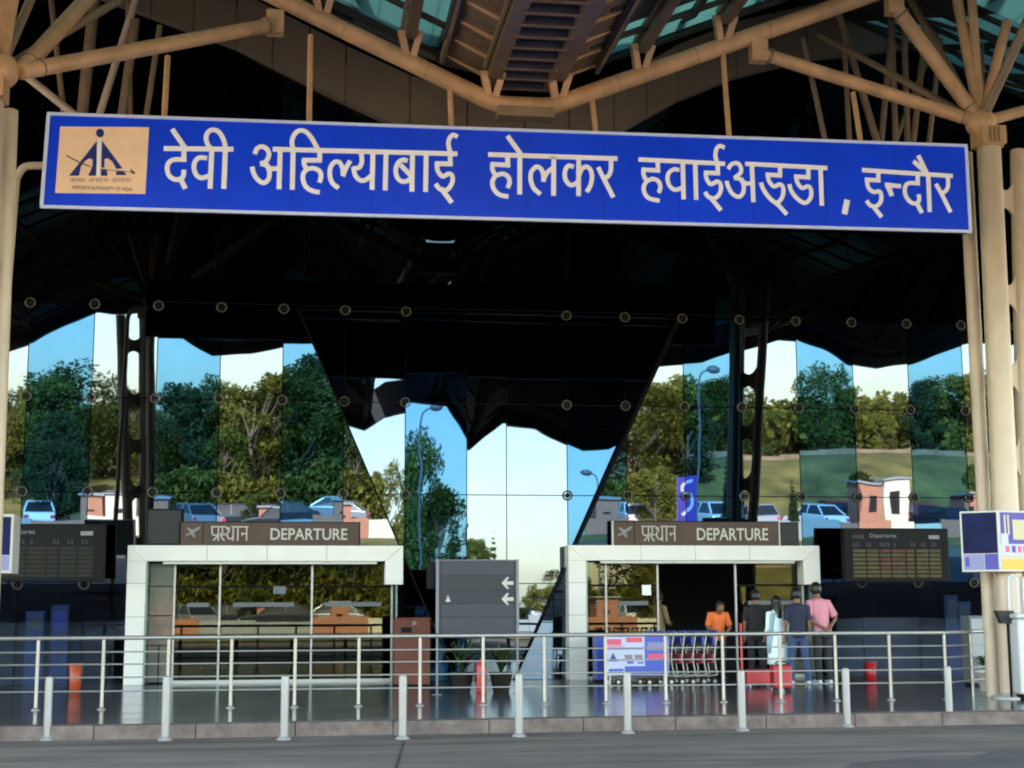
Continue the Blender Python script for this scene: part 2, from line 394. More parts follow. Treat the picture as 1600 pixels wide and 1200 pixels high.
for i in range(n):
    x0 = XA+(XB-XA)*i/n+.006; x1 = XA+(XB-XA)*(i+1)/n-.006; h = .008*((i*7) % 3-1)*.3
    y0, y1 = edge_y(x0), edge_y(x1)
    b = [(x0, y0, ROAD-.05), (x1, y1, ROAD-.05), (x1, y1+.275, ROAD-.05), (x0, y0+.275, ROAD-.05)]
    g.prism(b, (0, 0, -ROAD+.055+h), K['kerb'])
structure(g, 'kerb')

# ================================================================== TERMINAL BUILDING
bld = thing('terminal_building', 'airport terminal with leaning mirror glass front in pale and blue strips', 'building')
XG = {i: (i-7)*1.2+(2.03 if i >= 7 else 0) for i in range(-3, 19)}
cols = [(XG[i], XG[i+1]) for i in range(-3, 6)]+[(XG[6], .02), (.02, .81), (.81, XG[7])]+[(XG[i], XG[i+1]) for i in range(7, 17)]
ZR = [0, 1.85, 3.58, 5.39, 7.20, 9.0, 10.8, 12.6, 14.8]
def to_lean(X, Z):      # carry a grid point along the sight line onto the leaning plane
    d = Vector((X, 0, Z))-CAM; return CAM + d*((-CAM).dot(LN)/d.dot(LN))
def to_xz(p):           # back to the grid plane
    d = p-CAM; q = CAM+d*(-CAM.y/d.y); return (q.x, q.z)
VL = [to_xz(P(490, 540, 0)), to_xz(P(632, 872, 0))]; VR = [to_xz(P(1030, 570, 0)), to_xz(P(830, 1005, 0))]
def side(pt, a, b): return (b[0]-a[0])*(pt[1]-a[1])-(b[1]-a[1])*(pt[0]-a[0])
def clip(poly, a, b, keep):
    out = []
    for i in range(len(poly)):
        p, q = poly[i], poly[(i+1) % len(poly)]; sp, sq = side(p, a, b)*keep, side(q, a, b)*keep
        if sp >= 0: out.append(p)
        if sp*sq < 0:
            t = sp/(sp-sq); out.append((p[0]+(q[0]-p[0])*t, p[1]+(q[1]-p[1])*t))
    return out
# centre is where side(VL)>0 ... determine with a test point
TC = to_xz(P(760, 700, 0)); kL = 1 if side(TC, *VL) > 0 else -1; kR = 1 if side(TC, *VR) > 0 else -1
def area(p): return abs(sum(p[i][0]*p[(i+1) % len(p)][1]-p[(i+1) % len(p)][0]*p[i][1] for i in range(len(p))))/2
def is_pale(ci):   # colour of each vertical strip, from the photo
    x = (cols[ci][0]+cols[ci][1])/2; px = 800+FPX*((Vector((x, 0, 5))-CAM).dot(RT))/((Vector((x, 0, 5))-CAM).dot(FW))
    for a, b, p in ((-300, -52, 0), (-52, 46, 1), (46, 146, 0), (146, 244, 1), (244, 342, 0), (342, 440, 1), (440, 540, 0), (540, 637, 1), (637, 730, 0), (730, 788, 1),
                    (788, 885, 1), (885, 978, 0), (978, 1070, 1), (1070, 1160, 0), (1160, 1248, 1), (1248, 1335, 0), (1335, 1418, 1), (1418, 1500, 0), (1500, 1580, 1), (1580, 1900, 0)):
        if a <= px < b: return p
    return 0
GAP = .009; CEN_Y = .06
jit = random.Random(3)
colour_tilt = [jit.uniform(-.0018, .0018) for _ in cols]
ports = [(PL(200, 850).x, PL(630, 850).x), (PL(888, 850).x, PL(1280, 850).x)]
def over_port(x0, x1, z1): return any(x0 > a-.1 and x1 < b+.1 for a, b in ports) and z1 <= 1.9
npane = 0
upper = MB(); ground = MB()
for ci, (x0, x1) in enumerate(cols):
    for ri in range(len(ZR)-1):
        z0, z1 = ZR[ri], ZR[ri+1]
        cell = [(x0+GAP, z0+GAP), (x1-GAP, z0+GAP), (x1-GAP, z1-GAP), (x0+GAP, z1-GAP)]
        m = K['mir_pale'] if is_pale(ci) else K['mir_blue']
        tz = colour_tilt[ci]
        inport = any(x0 > a-.1 and x1 < b+.1 for a, b in ports)
        if ri == 1 and inport: cell = [(x0+GAP, 2.37), (x1-GAP, 2.37), (x1-GAP, z1-GAP), (x0+GAP, z1-GAP)]
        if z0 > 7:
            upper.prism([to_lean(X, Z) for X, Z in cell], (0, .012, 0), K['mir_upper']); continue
        # centre wedge (vertical, behind)
        cen = clip(clip(cell, *VL, kL), *VR, kR)
        if len(cen) > 2 and area(cen) > .01:
            extra = .009 if abs(x0-XG[6]) < .01 else 0     # this strip hangs a touch forward
            pts = [Vector((X, CEN_Y-(tz+extra)*(Z-2.5), Z)) for X, Z in cen]
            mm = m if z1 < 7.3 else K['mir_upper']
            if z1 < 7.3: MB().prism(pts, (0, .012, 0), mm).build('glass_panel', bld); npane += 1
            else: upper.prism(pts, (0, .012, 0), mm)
        for a, keep in ((VL, -kL), (VR, -kR)):
            sdp = clip(cell, *a, keep)
            if len(sdp) > 2 and area(sdp) > .01:
                pts = [to_lean(X, Z) + Vector((0, -tz*(Z-z0) , 0)) for X, Z in sdp]
                if ri == 0:
                    if over_port(x0, x1, z1): continue
                    near_c = (x0 > ports[0][1]-.2 and x1 < ports[1][0]+.2)
                    MB().prism(pts, (0, .012, 0), m if near_c else K['shopglass']).build('ground_floor_pane', bld)
                elif z1 < 7.3 and -.02*0+x1 > XG[-1]-.01 and x0 < XG[16]+.01:
                    MB().prism(pts, (0, .012, 0), m).build('glass_panel', bld); npane += 1
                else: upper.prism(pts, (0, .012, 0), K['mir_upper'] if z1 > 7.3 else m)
print('PANES', npane)
upper.build('upper_glazing', bld)
# backing behind the coated glass (opaque dark liner, follows the lean) + interior shell
bk = MB()
for (xa, xb) in ((XG[-3]-.5, 1.0), (1.0, XG[17]+.5)):
    bk.prism([Vector((xa, .16, 2.66)), Vector((xb, .16, 2.66)), Vector((xb, .16, 15)), Vector((xa, .16, 15))], (0, .1, 0), K['dark'])
bk.build('glazing_liner', bld)
sh = MB()
sh.box((XG[-3]-12, .3, 2.7), (XG[17]+14, 24, 15), K['clad'])      # upper storeys
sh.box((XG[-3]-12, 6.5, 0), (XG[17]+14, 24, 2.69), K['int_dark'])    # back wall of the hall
sh.box((XG[-3]-12, .05, 0), (XG[-3]-.3, 6.4, 2.69), K['clad']); sh.box((XG[17]+.3, .05, 0), (XG[17]+14, 6.4, 2.69), K['clad'])
sh.build('wall', bld)
# edge trim of the V and the spider fittings
tr = MB()
for a in (VL, VR):
    (xa, za), (xb, zb) = a
    e = lambda z: to_lean(xa+(xb-xa)*(z-za)/(zb-za), z)+Vector((0, -.012, 0))
    tr.bar(e(0.0), e(7.2), .03, .03, K['trim'], up=(0, 1, 0))
    p0, p1 = e(0.0), e(7.2)
    tr.prism([p0+Vector((0, .02, 0)), p1+Vector((0, .02, 0)), Vector((p1.x, .2, p1.z)), Vector((p0.x, .2, p0.z))], (.004 if a is VR else -.004, 0, 0), K['black'])
tr.box((-6, -.40, 7.195), (7, .15, 7.205), K['black'])
tr.build('glazing_trim', bld)
for zi, z in enumerate(ZR[1:6]):
    for i in list(range(-1, 17)):
        X = XG[i]; incen = z < 7 and side((X, z), *VL)*kL > 0 and side((X, z), *VR)*kR > 0
        if z < 2 and (any(a-.3 < X < b+.3 for a, b in ports) or 5 <= i <= 7): continue
        if z > 8.5 : continue
        c = Vector((X, CEN_Y-.03, z)) if incen else to_lean(X, z)+Vector((0, -.035, 0))
        f = MB(); f.ring(c, .088, .015, K['ring']); f.tube([c+Vector((0, .0, 0)), c+Vector((0, .03, 0))], .05, K['black'], n=10)
        f.build('glass_fitting', bld)
# V-shaped cladding band where the roof gutter meets the glass
cb = MB(); Yc = -.9
low = [(60, -40), (236, 24), (368, 72), (540, 159), (640, 205), (820, 262), (960, 212), (1060, 155), (1151, 118), (1262, 91), (1384, 78), (1500, 60)]
lo = [P(x, y, Yc) for x, y in low]
for i in range(len(lo)-1):
    a, b = lo[i], lo[i+1]; k = max(1, round((b-a).length/.95))
    for j in range(k):
        p = a.lerp(b, j/k+.006); q = a.lerp(b, (j+1)/k-.006)
        cb.prism([p, q, q+Vector((0, 0, 1.15)), p+Vector((0, 0, 1.15))], (0, .25, 0), K['clad'])
    cb.prism([a+Vector((0, .03, .004)), b+Vector((0, .03, .004)), b+Vector((0, .03, .79)), a+Vector((0, .03, .79))], (0, .2, 0), K['joint'])
cb.build('cladding_band', bld)

# ================================================================== ENTRANCE PORTALS
def portal(pxl, pxr, label, doors, opening=None):
    Y = -.42
    a = P(pxl, 852, Y); b = P(pxr, 852, Y); x0, x1, z1 = a.x, b.x, a.z
    t = thing('entrance_portal', label, 'doorway', (x0, 0, 0), 'departure entrance portals')
    wleg, whead = .34, .29
    f = MB()
    def panelrow(p, q, rows, vertical):
        pass
    # left leg in stacked panels, mitred head, short right return
    zz = [0, .62, 1.24, 1.86, z1-whead]
    for i in range(4):
        f.box((x0, Y, zz[i]+.004), (x0+wleg, 0.02, zz[i+1]-.004), K['portal'])
    f.prism([(x0, Y, z1-whead), (x0+wleg, Y, z1-whead), (x0, Y, z1)], (0, .43, 0), K['portal'])
    f.box((x0+.006, Y+.02, 0), (x0+wleg-.006, 0.01, z1-whead), K['joint'])
    f.build('portal_leg', t)
    h = MB(); n = 4; hx0, hx1 = x0+wleg, x1-wleg
    h.prism([(x0+.008, Y, z1), (x0+wleg+.004, Y, z1-whead), (hx0+(hx1-hx0)/n-.004, Y, z1-whead), (hx0+(hx1-hx0)/n-.004, Y, z1)], (0, .43, 0), K['portal'])
    for i in range(1, n-1): h.box((hx0+(hx1-hx0)*i/n+.004, Y, z1-whead), (hx0+(hx1-hx0)*(i+1)/n-.004, .01, z1), K['portal'])
    h.prism([(hx0+(hx1-hx0)*(n-1)/n+.004, Y, z1), (hx0+(hx1-hx0)*(n-1)/n+.004, Y, z1-whead), (x1-wleg-.004, Y, z1-whead), (x1-.008, Y, z1)], (0, .43, 0), K['portal'])
    h.box((hx0, Y+.02, z1-whead+.006), (hx1, -.01, z1-.006), K['joint'])
    h.build('portal_head', t)
    rr = MB(); zb = P(pxr, 913, Y).z
    rr.prism([(x1, Y, z1-.004), (x1-wleg, Y, z1-whead-.004), (x1-wleg, Y, zb), (x1, Y, zb)], (0, .43, 0), K['portal'])
    rr.build('portal_return', t)
    u = MB(); u.box((x0+wleg+.3, Y+.06, z1-whead-.06), (x1-wleg-.15, Y+.2, z1-whead-.003), K['alu']); u.build('air_curtain', t, .01)
    xd0 = P(doors[0][0], 950, -.05).x-.02
    s = MB(); s.box((x0+wleg+.04, .02, .03), (xd0, .035, z1-whead-.03), K['sidelight']); s.build('side_light', t)
    for zc in (.7, 1.25, 1.8): s = MB(); s.box((x0+wleg+.04, .005, zc), (xd0, .019, zc+.02), K['black']); s.build('glazing_bar', t)
    s = MB()
    s.box(((x0+wleg+xd0)/2-.01, .0, .03), ((x0+wleg+xd0)/2+.01, .0195, .69), K['black']); s.build('glazing_bar', t)
    # glass side cheeks of the vestibule
    s = MB()
    s.box((x0+wleg+.005, -.41, 0.01), (x0+wleg+.03, .3, z1-whead-.004), K['sideglass'])
    for zc in (.9, 1.7): s.box((x0+wleg+.0295, -.40, zc), (x0+wleg+.036, .29, zc+.02), K['black'])
    s.build('side_glass', t)
    s = MB(); s.box((x1-.13, -.39, 0.01), (x1-.105, .3, zb-.004), K['sideglass']); s.build('side_glass', t)
    yd = -.05
    dz = z1-whead
    for di, (pa, pb) in enumerate(doors):
        joined = di+1 < len(doors) and doors[di+1][0] == pb
        xa, xb = P(pa, 950, yd).x, P(pb, 950, yd).x
        d = MB(); d.box((xa+.02, yd, .03), (xb-.02, yd+.012, dz-.03), K['doorglass']); dd = d.build('door_leaf', t)
        e = MB(); e.box((xa-.018, yd-.02, .0), (xa+.018, yd+.03, dz), K['alu'])
        if not joined: e.box((xb-.018, yd-.02, 0), (xb+.018, yd+.03, dz), K['alu'])
        e.box((xa+.018, yd-.02, 0), (xb-.018, yd+.03, .06), K['alu']); e.box((xa+.018, yd-.015, dz-.5), (xb-.018, yd+.02, dz-.46), K['trim'])
        subpart(e, 'door_frame', dd, t)
        st = MB(); st.box((xa+.25, yd-.006, 1.42), (min(xb, xa+1.6)-.2, yd-.001, 1.50), K['int_grey']); subpart(st, 'manifestation_strip', dd, t)
    return t, x0, x1, z1
DG = 'departure entrance portals'
pL = portal(200, 630, 'white framed glass entrance portal under the left Departure sign', [(272, 343), (343, 487), (487, 612)])
pR = portal(888, 1280, 'white framed entrance portal with people waiting at its open dark doorway', [(915, 947), (947, 1028), (1150, 1255)])
# notices stuck on the doors
n = MB(); c = P(1010, 922, -.06); n.box((c.x-.09, c.y-.012, c.z-.1), (c.x+.09, c.y-.003, c.z+.1), K['paper'])
tag(n.build('door_notice'), 'small white paper notice on the glass left of the open doorway', 'notice')
n = MB(); c = P(437, 922, -.06); n.box((c.x-.12, c.y-.012, c.z-.07), (c.x+.12, c.y-.003, c.z+.07), K['int_grey'])
tag(n.build('door_notice'), 'small grey notice on the middle glass door of the left portal', 'notice')

# ---- departure name boards
PRAS = [[(10, 0), (10, 45), (30, 62), (62, 55)], [(62, 0), (62, 100)], [(62, 62), (22, 98)],
        [(92, 0), (97, 40), (80, 58), (112, 100)], [(92, 58), (124, 55)],
        [(140, 22), (132, 10), (146, 6), (154, 22), (142, 42), (134, 55), (150, 84), (172, 86), (187, 66)], [(187, 0), (187, 100)],
        [(226, 0), (226, 100)], [(256, 48), (300, 48)], [(256, 48), (268, 62)], [(300, 0), (300, 100)], [(0, 0), (126, 0)], [(172, 0), (312, 0)]]
def dep_sign(px0, px1, py0, py1, label, trim):
    Y = -.36
    a = P(px0, py1, Y); b = P(px1, py0, Y); x0, x1, z0, z1 = a.x, b.x, a.z, b.z
    z0 = pL[3]+.004; W = x1-x0; H = z1-z0
    t = thing('departure_sign', label, 'sign', (x0, Y, z0), 'departure signs above the portals')
    m = MB(); m.box((x0, Y-.05, z0), (x1, Y+.05, z1), K['brown_board']); bo = m.build('board', t, .006)
    m = MB(); tm = K['alu'] if trim else K['trim']
    m.box((x0-.012, Y-.056, z0), (x0+.012, Y+.052, z1+.01), tm); m.box((x1-.012, Y-.056, z0), (x1+.012, Y+.052, z1+.01), tm)
    m.box((x0+.012, Y-.056, z1-.004), (x1-.012, Y+.052, z1+.012), K['trim']); m.box((x0+W*.125, Y-.056, z0+.003), (x0+W*.125+.01, Y-.049, z1-.005), K['trim'])
    m.build('sign_frame', t)
    m = MB(); text_into(m, 'DEPARTURE', (x0+W*.50, Y-.052, z0+H*.24), H*.50, K['letter_grey'], W*.43, font_bold=True)
    m.build('lettering', t); m = MB()
    sx = W*.205/312; sz = H*.60/100
    for st in PRAS:
        pts = smooth_pts(st) if len(st) > 2 else st
        ribbon(m, [(x0+W*.17+p[0]*sx, Y-.052, z1-H*.2-p[1]*sz) for p in pts], .022, K['letter_grey'], th=.004)
    m.build('hindi_lettering', t)
    # aeroplane symbol
    m = MB(); c = Vector((x0+W*.072, Y-.053, z0+H*.52)); s = H*.42
    pl = [(-1, .45), (-.3, .1), (.1, .55), (.28, .5), (.1, -.08), (.75, -.5), (.95, -.85), (.6, -.8), (-.05, -.42), (-.75, -.75), (-.85, -.62), (-.35, -.15), (-.95, .25)]
    m.prism([c+Vector((p*s*.8, 0, -q*s*.8)) for p, q in pl], (0, -.004, 0), K['grey_text']); m.build('aeroplane_symbol', t)
dep_sign(281, 562, 817, 850, 'brown Departure sign standing on the left portal beside the added dark box', False)
dep_sign(957, 1216, 816, 849, 'brown Departure sign on the portal where people wait', True)

# ================================================================== CANOPY
can = thing('entrance_canopy', 'butterfly roofed steel canopy with brown louvre trough and teal glass panes', 'canopy')
YT = -7.3
xcL, xcR = P(775, 165, YT).x, P(860, 165, YT).x; XC = (xcL+xcR)/2; ZV = P(818, 165, YT).z
pe = P(1370, -12, YT); SL = (pe.z-ZV)/(pe.x-xcR)
pe2 = P(380, -30, YT); SLL = (pe2.z-ZV)/(xcL-pe2.x)
RID = 5.6; ROOF = .5
def h_front(X):
    d = abs(X-XC)-(xcR-xcL)/2
    sl = SL if X > XC else SLL
    if d <= 0: return ZV+ROOF
    if d <= RID: return ZV+ROOF+sl*d
    d2 = (d-RID) % (2*RID)
    return ZV+ROOF+sl*(RID-d2 if d2 < RID else d2-RID)
edge_side = [(-600, 540), (-450, 490), (-300, 490), (-150, 545), (0, 550), (50, 535), (100, 510), (150, 489), (225, 489), (330, 552), (390, 550), (440, 540), (490, 540)]
edge_mid = [(570, 668), (600, 648), (640, 640), (700, 648), (735, 706), (790, 662), (840, 668), (885, 692), (915, 706), (955, 702)]
edge_right = [(1030, 572), (1100, 568), (1150, 548), (1220, 528), (1250, 530), (1290, 546), (1330, 570), (1375, 578), (1415, 572), (1460, 556), (1520, 536), (1600, 540), (1700, 580), (1850, 540), (2000, 580), (2200, 550)]
YE = -20.
edge = [PM(x, y, -YE, True) for x, y in edge_side]+[PM(x, y, -YE, False) for x, y in edge_mid]+[PM(x, y, -YE, True) for x, y in edge_right]
def e_z(X):
    for a, b in zip(edge, edge[1:]):
        if a.x <= X <= b.x: return a.z+(b.z-a.z)*(X-a.x)/(b.x-a.x)
    return edge[0].z if X < edge[0].x else edge[-1].z
X0, X1 = edge[0].x, edge[-1].x
def roof_z(X, Y):
    if Y > -7: return h_front(X)+.40*(Y+7)
    if Y > -12: return h_front(X)
    t = (-12-Y)/(-12-YE); t = t*t*(3-2*t)
    return h_front(X)*(1-t)+(e_z(X)+.35)*t
# glazed sheet
gl = MB(); NX = 150; NY = 20
for i in range(NX):
    xa = X0+(X1-X0)*i/NX; xb = X0+(X1-X0)*(i+1)/NX
    for j in range(NY):
        ya = YE+(0.2-YE)*j/NY; yb = YE+(.2-YE)*(j+1)/NY
        if abs((xa+xb)/2-XC) < 1.0 and ya < -7.1: continue
        gl.add([(xa, ya, roof_z(xa, ya)+.12), (xb, ya, roof_z(xb, ya)+.12), (xb, yb, roof_z(xb, yb)+.12), (xa, yb, roof_z(xa, yb)+.12)], [(0, 1, 2, 3)], K['roofglass'])
go = gl.build('roof_glazing', can); so_ = go.modifiers.new('thick', 'SOLIDIFY'); so_.thickness = .02
# steel grid under the glass
st = MB()
xs = [XC+s*(.45+.75)+s*k*1.32 for s in (-1, 1) for k in range(0, 18)]
for X in xs:
    if X < X0+.3 or X > X1-.3: continue
    k = abs(X-XC) < 1.4; ys = [0.1, -4, -8, -12, -13.5, -15, -16.5, -18, -19.8]
    for a, b in zip(ys, ys[1:]):
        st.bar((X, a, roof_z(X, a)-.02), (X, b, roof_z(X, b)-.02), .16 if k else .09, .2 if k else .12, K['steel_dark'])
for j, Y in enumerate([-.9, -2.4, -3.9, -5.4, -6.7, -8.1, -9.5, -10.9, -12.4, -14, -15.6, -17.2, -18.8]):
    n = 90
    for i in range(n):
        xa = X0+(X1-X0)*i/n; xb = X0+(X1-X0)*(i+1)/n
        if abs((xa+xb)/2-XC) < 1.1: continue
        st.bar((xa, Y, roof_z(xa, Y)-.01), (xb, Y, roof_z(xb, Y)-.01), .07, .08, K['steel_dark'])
# diagonals
rr = random.Random(5)
for s in (-1, 1):
    for k in range(0, 14):
        xa = XC+s*(1.2+k*1.32); xb = xa+s*1.32
        if min(xa, xb) < X0+.3 or max(xa, xb) > X1-.3: continue
        for Y in (-1.5, -4.5, -13.5, -16.5):
            dy = 1.45
            if k % 2: st.bar((xa, Y, roof_z(xa, Y)-.08), (xb, Y-dy, roof_z(xb, Y-dy)-.08), .07, .07, K['steel_dark'])
            else: st.bar((xa, Y-dy, roof_z(xa, Y-dy)-.08), (xb, Y, roof_z(xb, Y)-.08), .07, .07, K['steel_dark'])
st.build('roof_framing', can)
# opaque deep lattice towards the street edge and fascia
fa = MB()
for a, b in zip(edge, edge[1:]):
    n = max(1, int((b.x-a.x)/.35))
    for i in range(n):
        p = a.lerp(b, i/n); q = a.lerp(b, (i+1)/n)
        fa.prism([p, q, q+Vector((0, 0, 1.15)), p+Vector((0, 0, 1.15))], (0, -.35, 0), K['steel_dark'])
fa.build('fascia', can)
sf = MB()      # closed soffit panels, leaving some bays glazed
n = 150; rs2 = random.Random(21)
open_ = set()
for i in range(n):
    xa = X0+(X1-X0)*i/n; xb = X0+(X1-X0)*(i+1)/n; xm = (xa+xb)/2; d = abs(xm-XC)
    for j in range(14):
        ya = YE+.02+j*1.43; yb = ya+1.43; ym = (ya+yb)/2
        if d < 1.1 and ym < -7.1: continue
        bay = int((d-1.2)//1.32)
        if d < 1.1: bay = -5
        if (bay, j, xm > XC) not in open_:
            pr = .10 if ym < -11 else (.85 if ym < -7.0 else (.9 if 1.3 < d < 4.6 and ym < -2.2 else (.0 if d < 7.6 or xm < XC else .9)))
            if rs2.random() < (pr if (bay, j, xm > XC, 'n') not in open_ else 0): open_.add((bay, j, xm > XC))
            else: open_.add((bay, j, xm > XC, 'n'))
        if (bay, j, xm > XC) in open_: continue
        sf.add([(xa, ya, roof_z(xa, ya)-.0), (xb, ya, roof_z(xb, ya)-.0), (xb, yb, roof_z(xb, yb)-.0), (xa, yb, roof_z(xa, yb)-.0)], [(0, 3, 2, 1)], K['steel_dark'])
sf.build('soffit_panels', can)
# louvre trough in the middle
hw = (xcR-xcL)/2
lv = MB()
y = .1
lv.add([(XC-hw, -7.0, ZV+ROOF-.05), (XC+hw, -7.0, ZV+ROOF-.05), (XC+hw, -19.5, ZV+ROOF-.05), (XC-hw, -19.5, ZV+ROOF-.05)], [(0, 1, 2, 3)], K['louvre_blue'])
Y = -7.1
while Y > -19:
    lv.box((XC-hw, Y-.02, ZV+ROOF-.16), (XC+hw, Y+.02, ZV+ROOF-.055), K['louvre_blue'])
    lv.box((XC-hw, Y-.028, ZV+ROOF-.185), (XC+hw, Y+.022, ZV+ROOF-.16), K['louvre'])
    Y -= .42
for s in (-1, 1):
    sl = SL if s > 0 else SLL
    xa, xb = XC+s*hw, XC+s*(hw+.80); za, zb = ZV+ROOF, ZV+ROOF+sl*.80
    lv.prism([(xa, -7.0, za-.02), (xb, -7.0, zb-.02), (xb, -7.0, zb+.06), (xa, -7.0, za+.06)], (0, -12.5, 0), K['louvre'])
    Y = -7.1; kk = 0
    while Y > -19:
        if kk % 6 == 0:
            lv.bar((xa+s*.05, Y, za-.03), (xb-s*.05, Y, zb-.03), .05, .05, K['steel_beige'])
        else: lv.bar((xa+s*.05, Y, za-.02), (xb-s*.05, Y, zb-.02), .04, .03, K['louvre'])
        Y -= .12; kk += 1
    lv.bar((xa, -7.0, za-.07), (xa, -19.5, za-.07), .13, .18, K['louvre']); lv.bar((xb, -7.0, zb-.08), (xb, -19.5, zb-.08), .06, .14, K['steel_dim'])
lv.build('louvre_trough', can)
# the main V tube above the sign
mt = MB()
pts = [Vector((XC-hw-7.0, YT, ZV+SLL*7.0)), Vector((xcL, YT, ZV)), Vector((xcR, YT, ZV)), Vector((XC+hw+7, YT, ZV+SL*7))]
path = [pts[0]]
for i in (1, 2):
    d0 = (pts[i-1]-pts[i]).normalized()*.12; d1 = (pts[i+1]-pts[i]).normalized()*.12
    path += [pts[i]+d0, pts[i]+d0*.3+d1*.3, pts[i]+d1]
path.append(pts[3])
TR = .135
mt.tube(path, TR, K['steel_beige'], 24)
for k in (0.15, .33, .5, .62, .74, .9):      # weld seams
    for a, b in ((pts[1], pts[0]), (pts[2], pts[3])):
        c = a.lerp(b, k); d = (b-a).normalized(); mt.ring(c, TR, .006, K['steel_dim'], d, 24, 6)
mt.build('main_tube', can)
# twin brackets between the tube and the roof beams
for px, py in ((640, 70), (768, 128), (872, 132), (1000, 92), (1128, 38), (505, 10)):
    c = P(px, py, YT); zt = ZV+(SL if c.x > XC else SLL)*max(0, abs(c.x-XC)-hw)
    br = MB(); rz_ = roof_z(c.x, YT-.3)
    for dx in (-1, 1):
        br.bar((c.x+dx*.05, YT-.03, zt+.06), (c.x+dx*.15, YT-.22, min(zt+.42, rz_-.05)), .10, .13, K['steel_beige'], up=(0, 1, 0))
    br.bar((c.x, YT-.15, rz_-.10), (c.x, -12, roof_z(c.x, -12)-.10), .17, .20, K['louvre'])
    br.bar((c.x-.13, YT-.2, rz_-.03), (c.x-.13, -12, roof_z(c.x, -12)-.03), .05, .07, K['steel_dim'])
    br.build('roof_bracket', can)
# side struts from the column nodes to the tube, with box end plates
NL = P(32, 112, -10.2); NR = P(1532, 192, YT)
def strut(a, b, r, m=K['steel_beige'], name='strut', box_end=False, root=can):
    s = MB(); s.tube([a, b], r, m, 18)
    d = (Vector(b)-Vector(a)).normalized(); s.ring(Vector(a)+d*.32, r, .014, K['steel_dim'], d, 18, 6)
    if box_end:
        c = Vector(b); s.box((c.x-.13, c.y-.1, c.z-.16), (c.x+.13, c.y+.1, c.z+.20), K['steel_beige']); s.ring(c-d*.2, r+.01, .02, K['steel_dim'], d, 18, 6)
    return s.build(name, root, .0)
strut(NL, P(430, 38, YT), .105, box_end=True); strut(NR, P(1185, 82, YT), .105, box_end=True)
strut(NL, P(190, -60, YT), .11); strut(NR, P(1397, 8, YT), .115, box_end=True)
# bundles of struts further back that carry the roof against the glass
BX = thing('roof_strut_frame', 'cluster of raking struts between roof and glass behind the right end of the blue sign', 'steel frame', (P(1350, 250, -3).x, -3, 5), 'raking strut clusters behind the sign')
def bundle(root, lst, Y, zlow):
    ends = []
    for x0, y0, x1, y1, rr_, mm in lst:
        a, b = P(x0, y0, Y), P(x1, y1, Y+.3)
        s = MB(); s.tube([a, b], rr_, mm, 12); s.build('strut', root); ends.append(b)
    s = MB(); s.tube([Vector((min(e.x for e in ends)-.2, Y+.3, min(e.z for e in ends))), Vector((max(e.x for e in ends)+.2, Y+.3, min(e.z for e in ends)))], .08, K['steel_dim'], 12); s.build('bottom_chord', root)
sd_, sb_ = K['steel_dim'], K['steel_beige']
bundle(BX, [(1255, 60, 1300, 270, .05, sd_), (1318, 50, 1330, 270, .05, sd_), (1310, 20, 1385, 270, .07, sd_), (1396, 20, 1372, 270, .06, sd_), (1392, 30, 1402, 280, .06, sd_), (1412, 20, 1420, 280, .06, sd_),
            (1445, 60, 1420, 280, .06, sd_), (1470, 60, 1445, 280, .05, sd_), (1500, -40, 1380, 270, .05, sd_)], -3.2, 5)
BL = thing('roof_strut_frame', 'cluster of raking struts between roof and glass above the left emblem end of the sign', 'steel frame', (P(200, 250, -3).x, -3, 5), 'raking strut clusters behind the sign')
bundle(BL, [(80, 0, 110, 270, .05, sd_), (150, -20, 118, 270, .1, sd_), (215, -10, 130, 260, .065, K['steel_lit']), (212, 30, 178, 270, .08, sd_), (200, -20, 205, 270, .05, sd_), (250, 40, 215, 270, .05, sd_),
            (30, 110, 180, 230, .07, K['steel_lit'])], -3.2, 5)

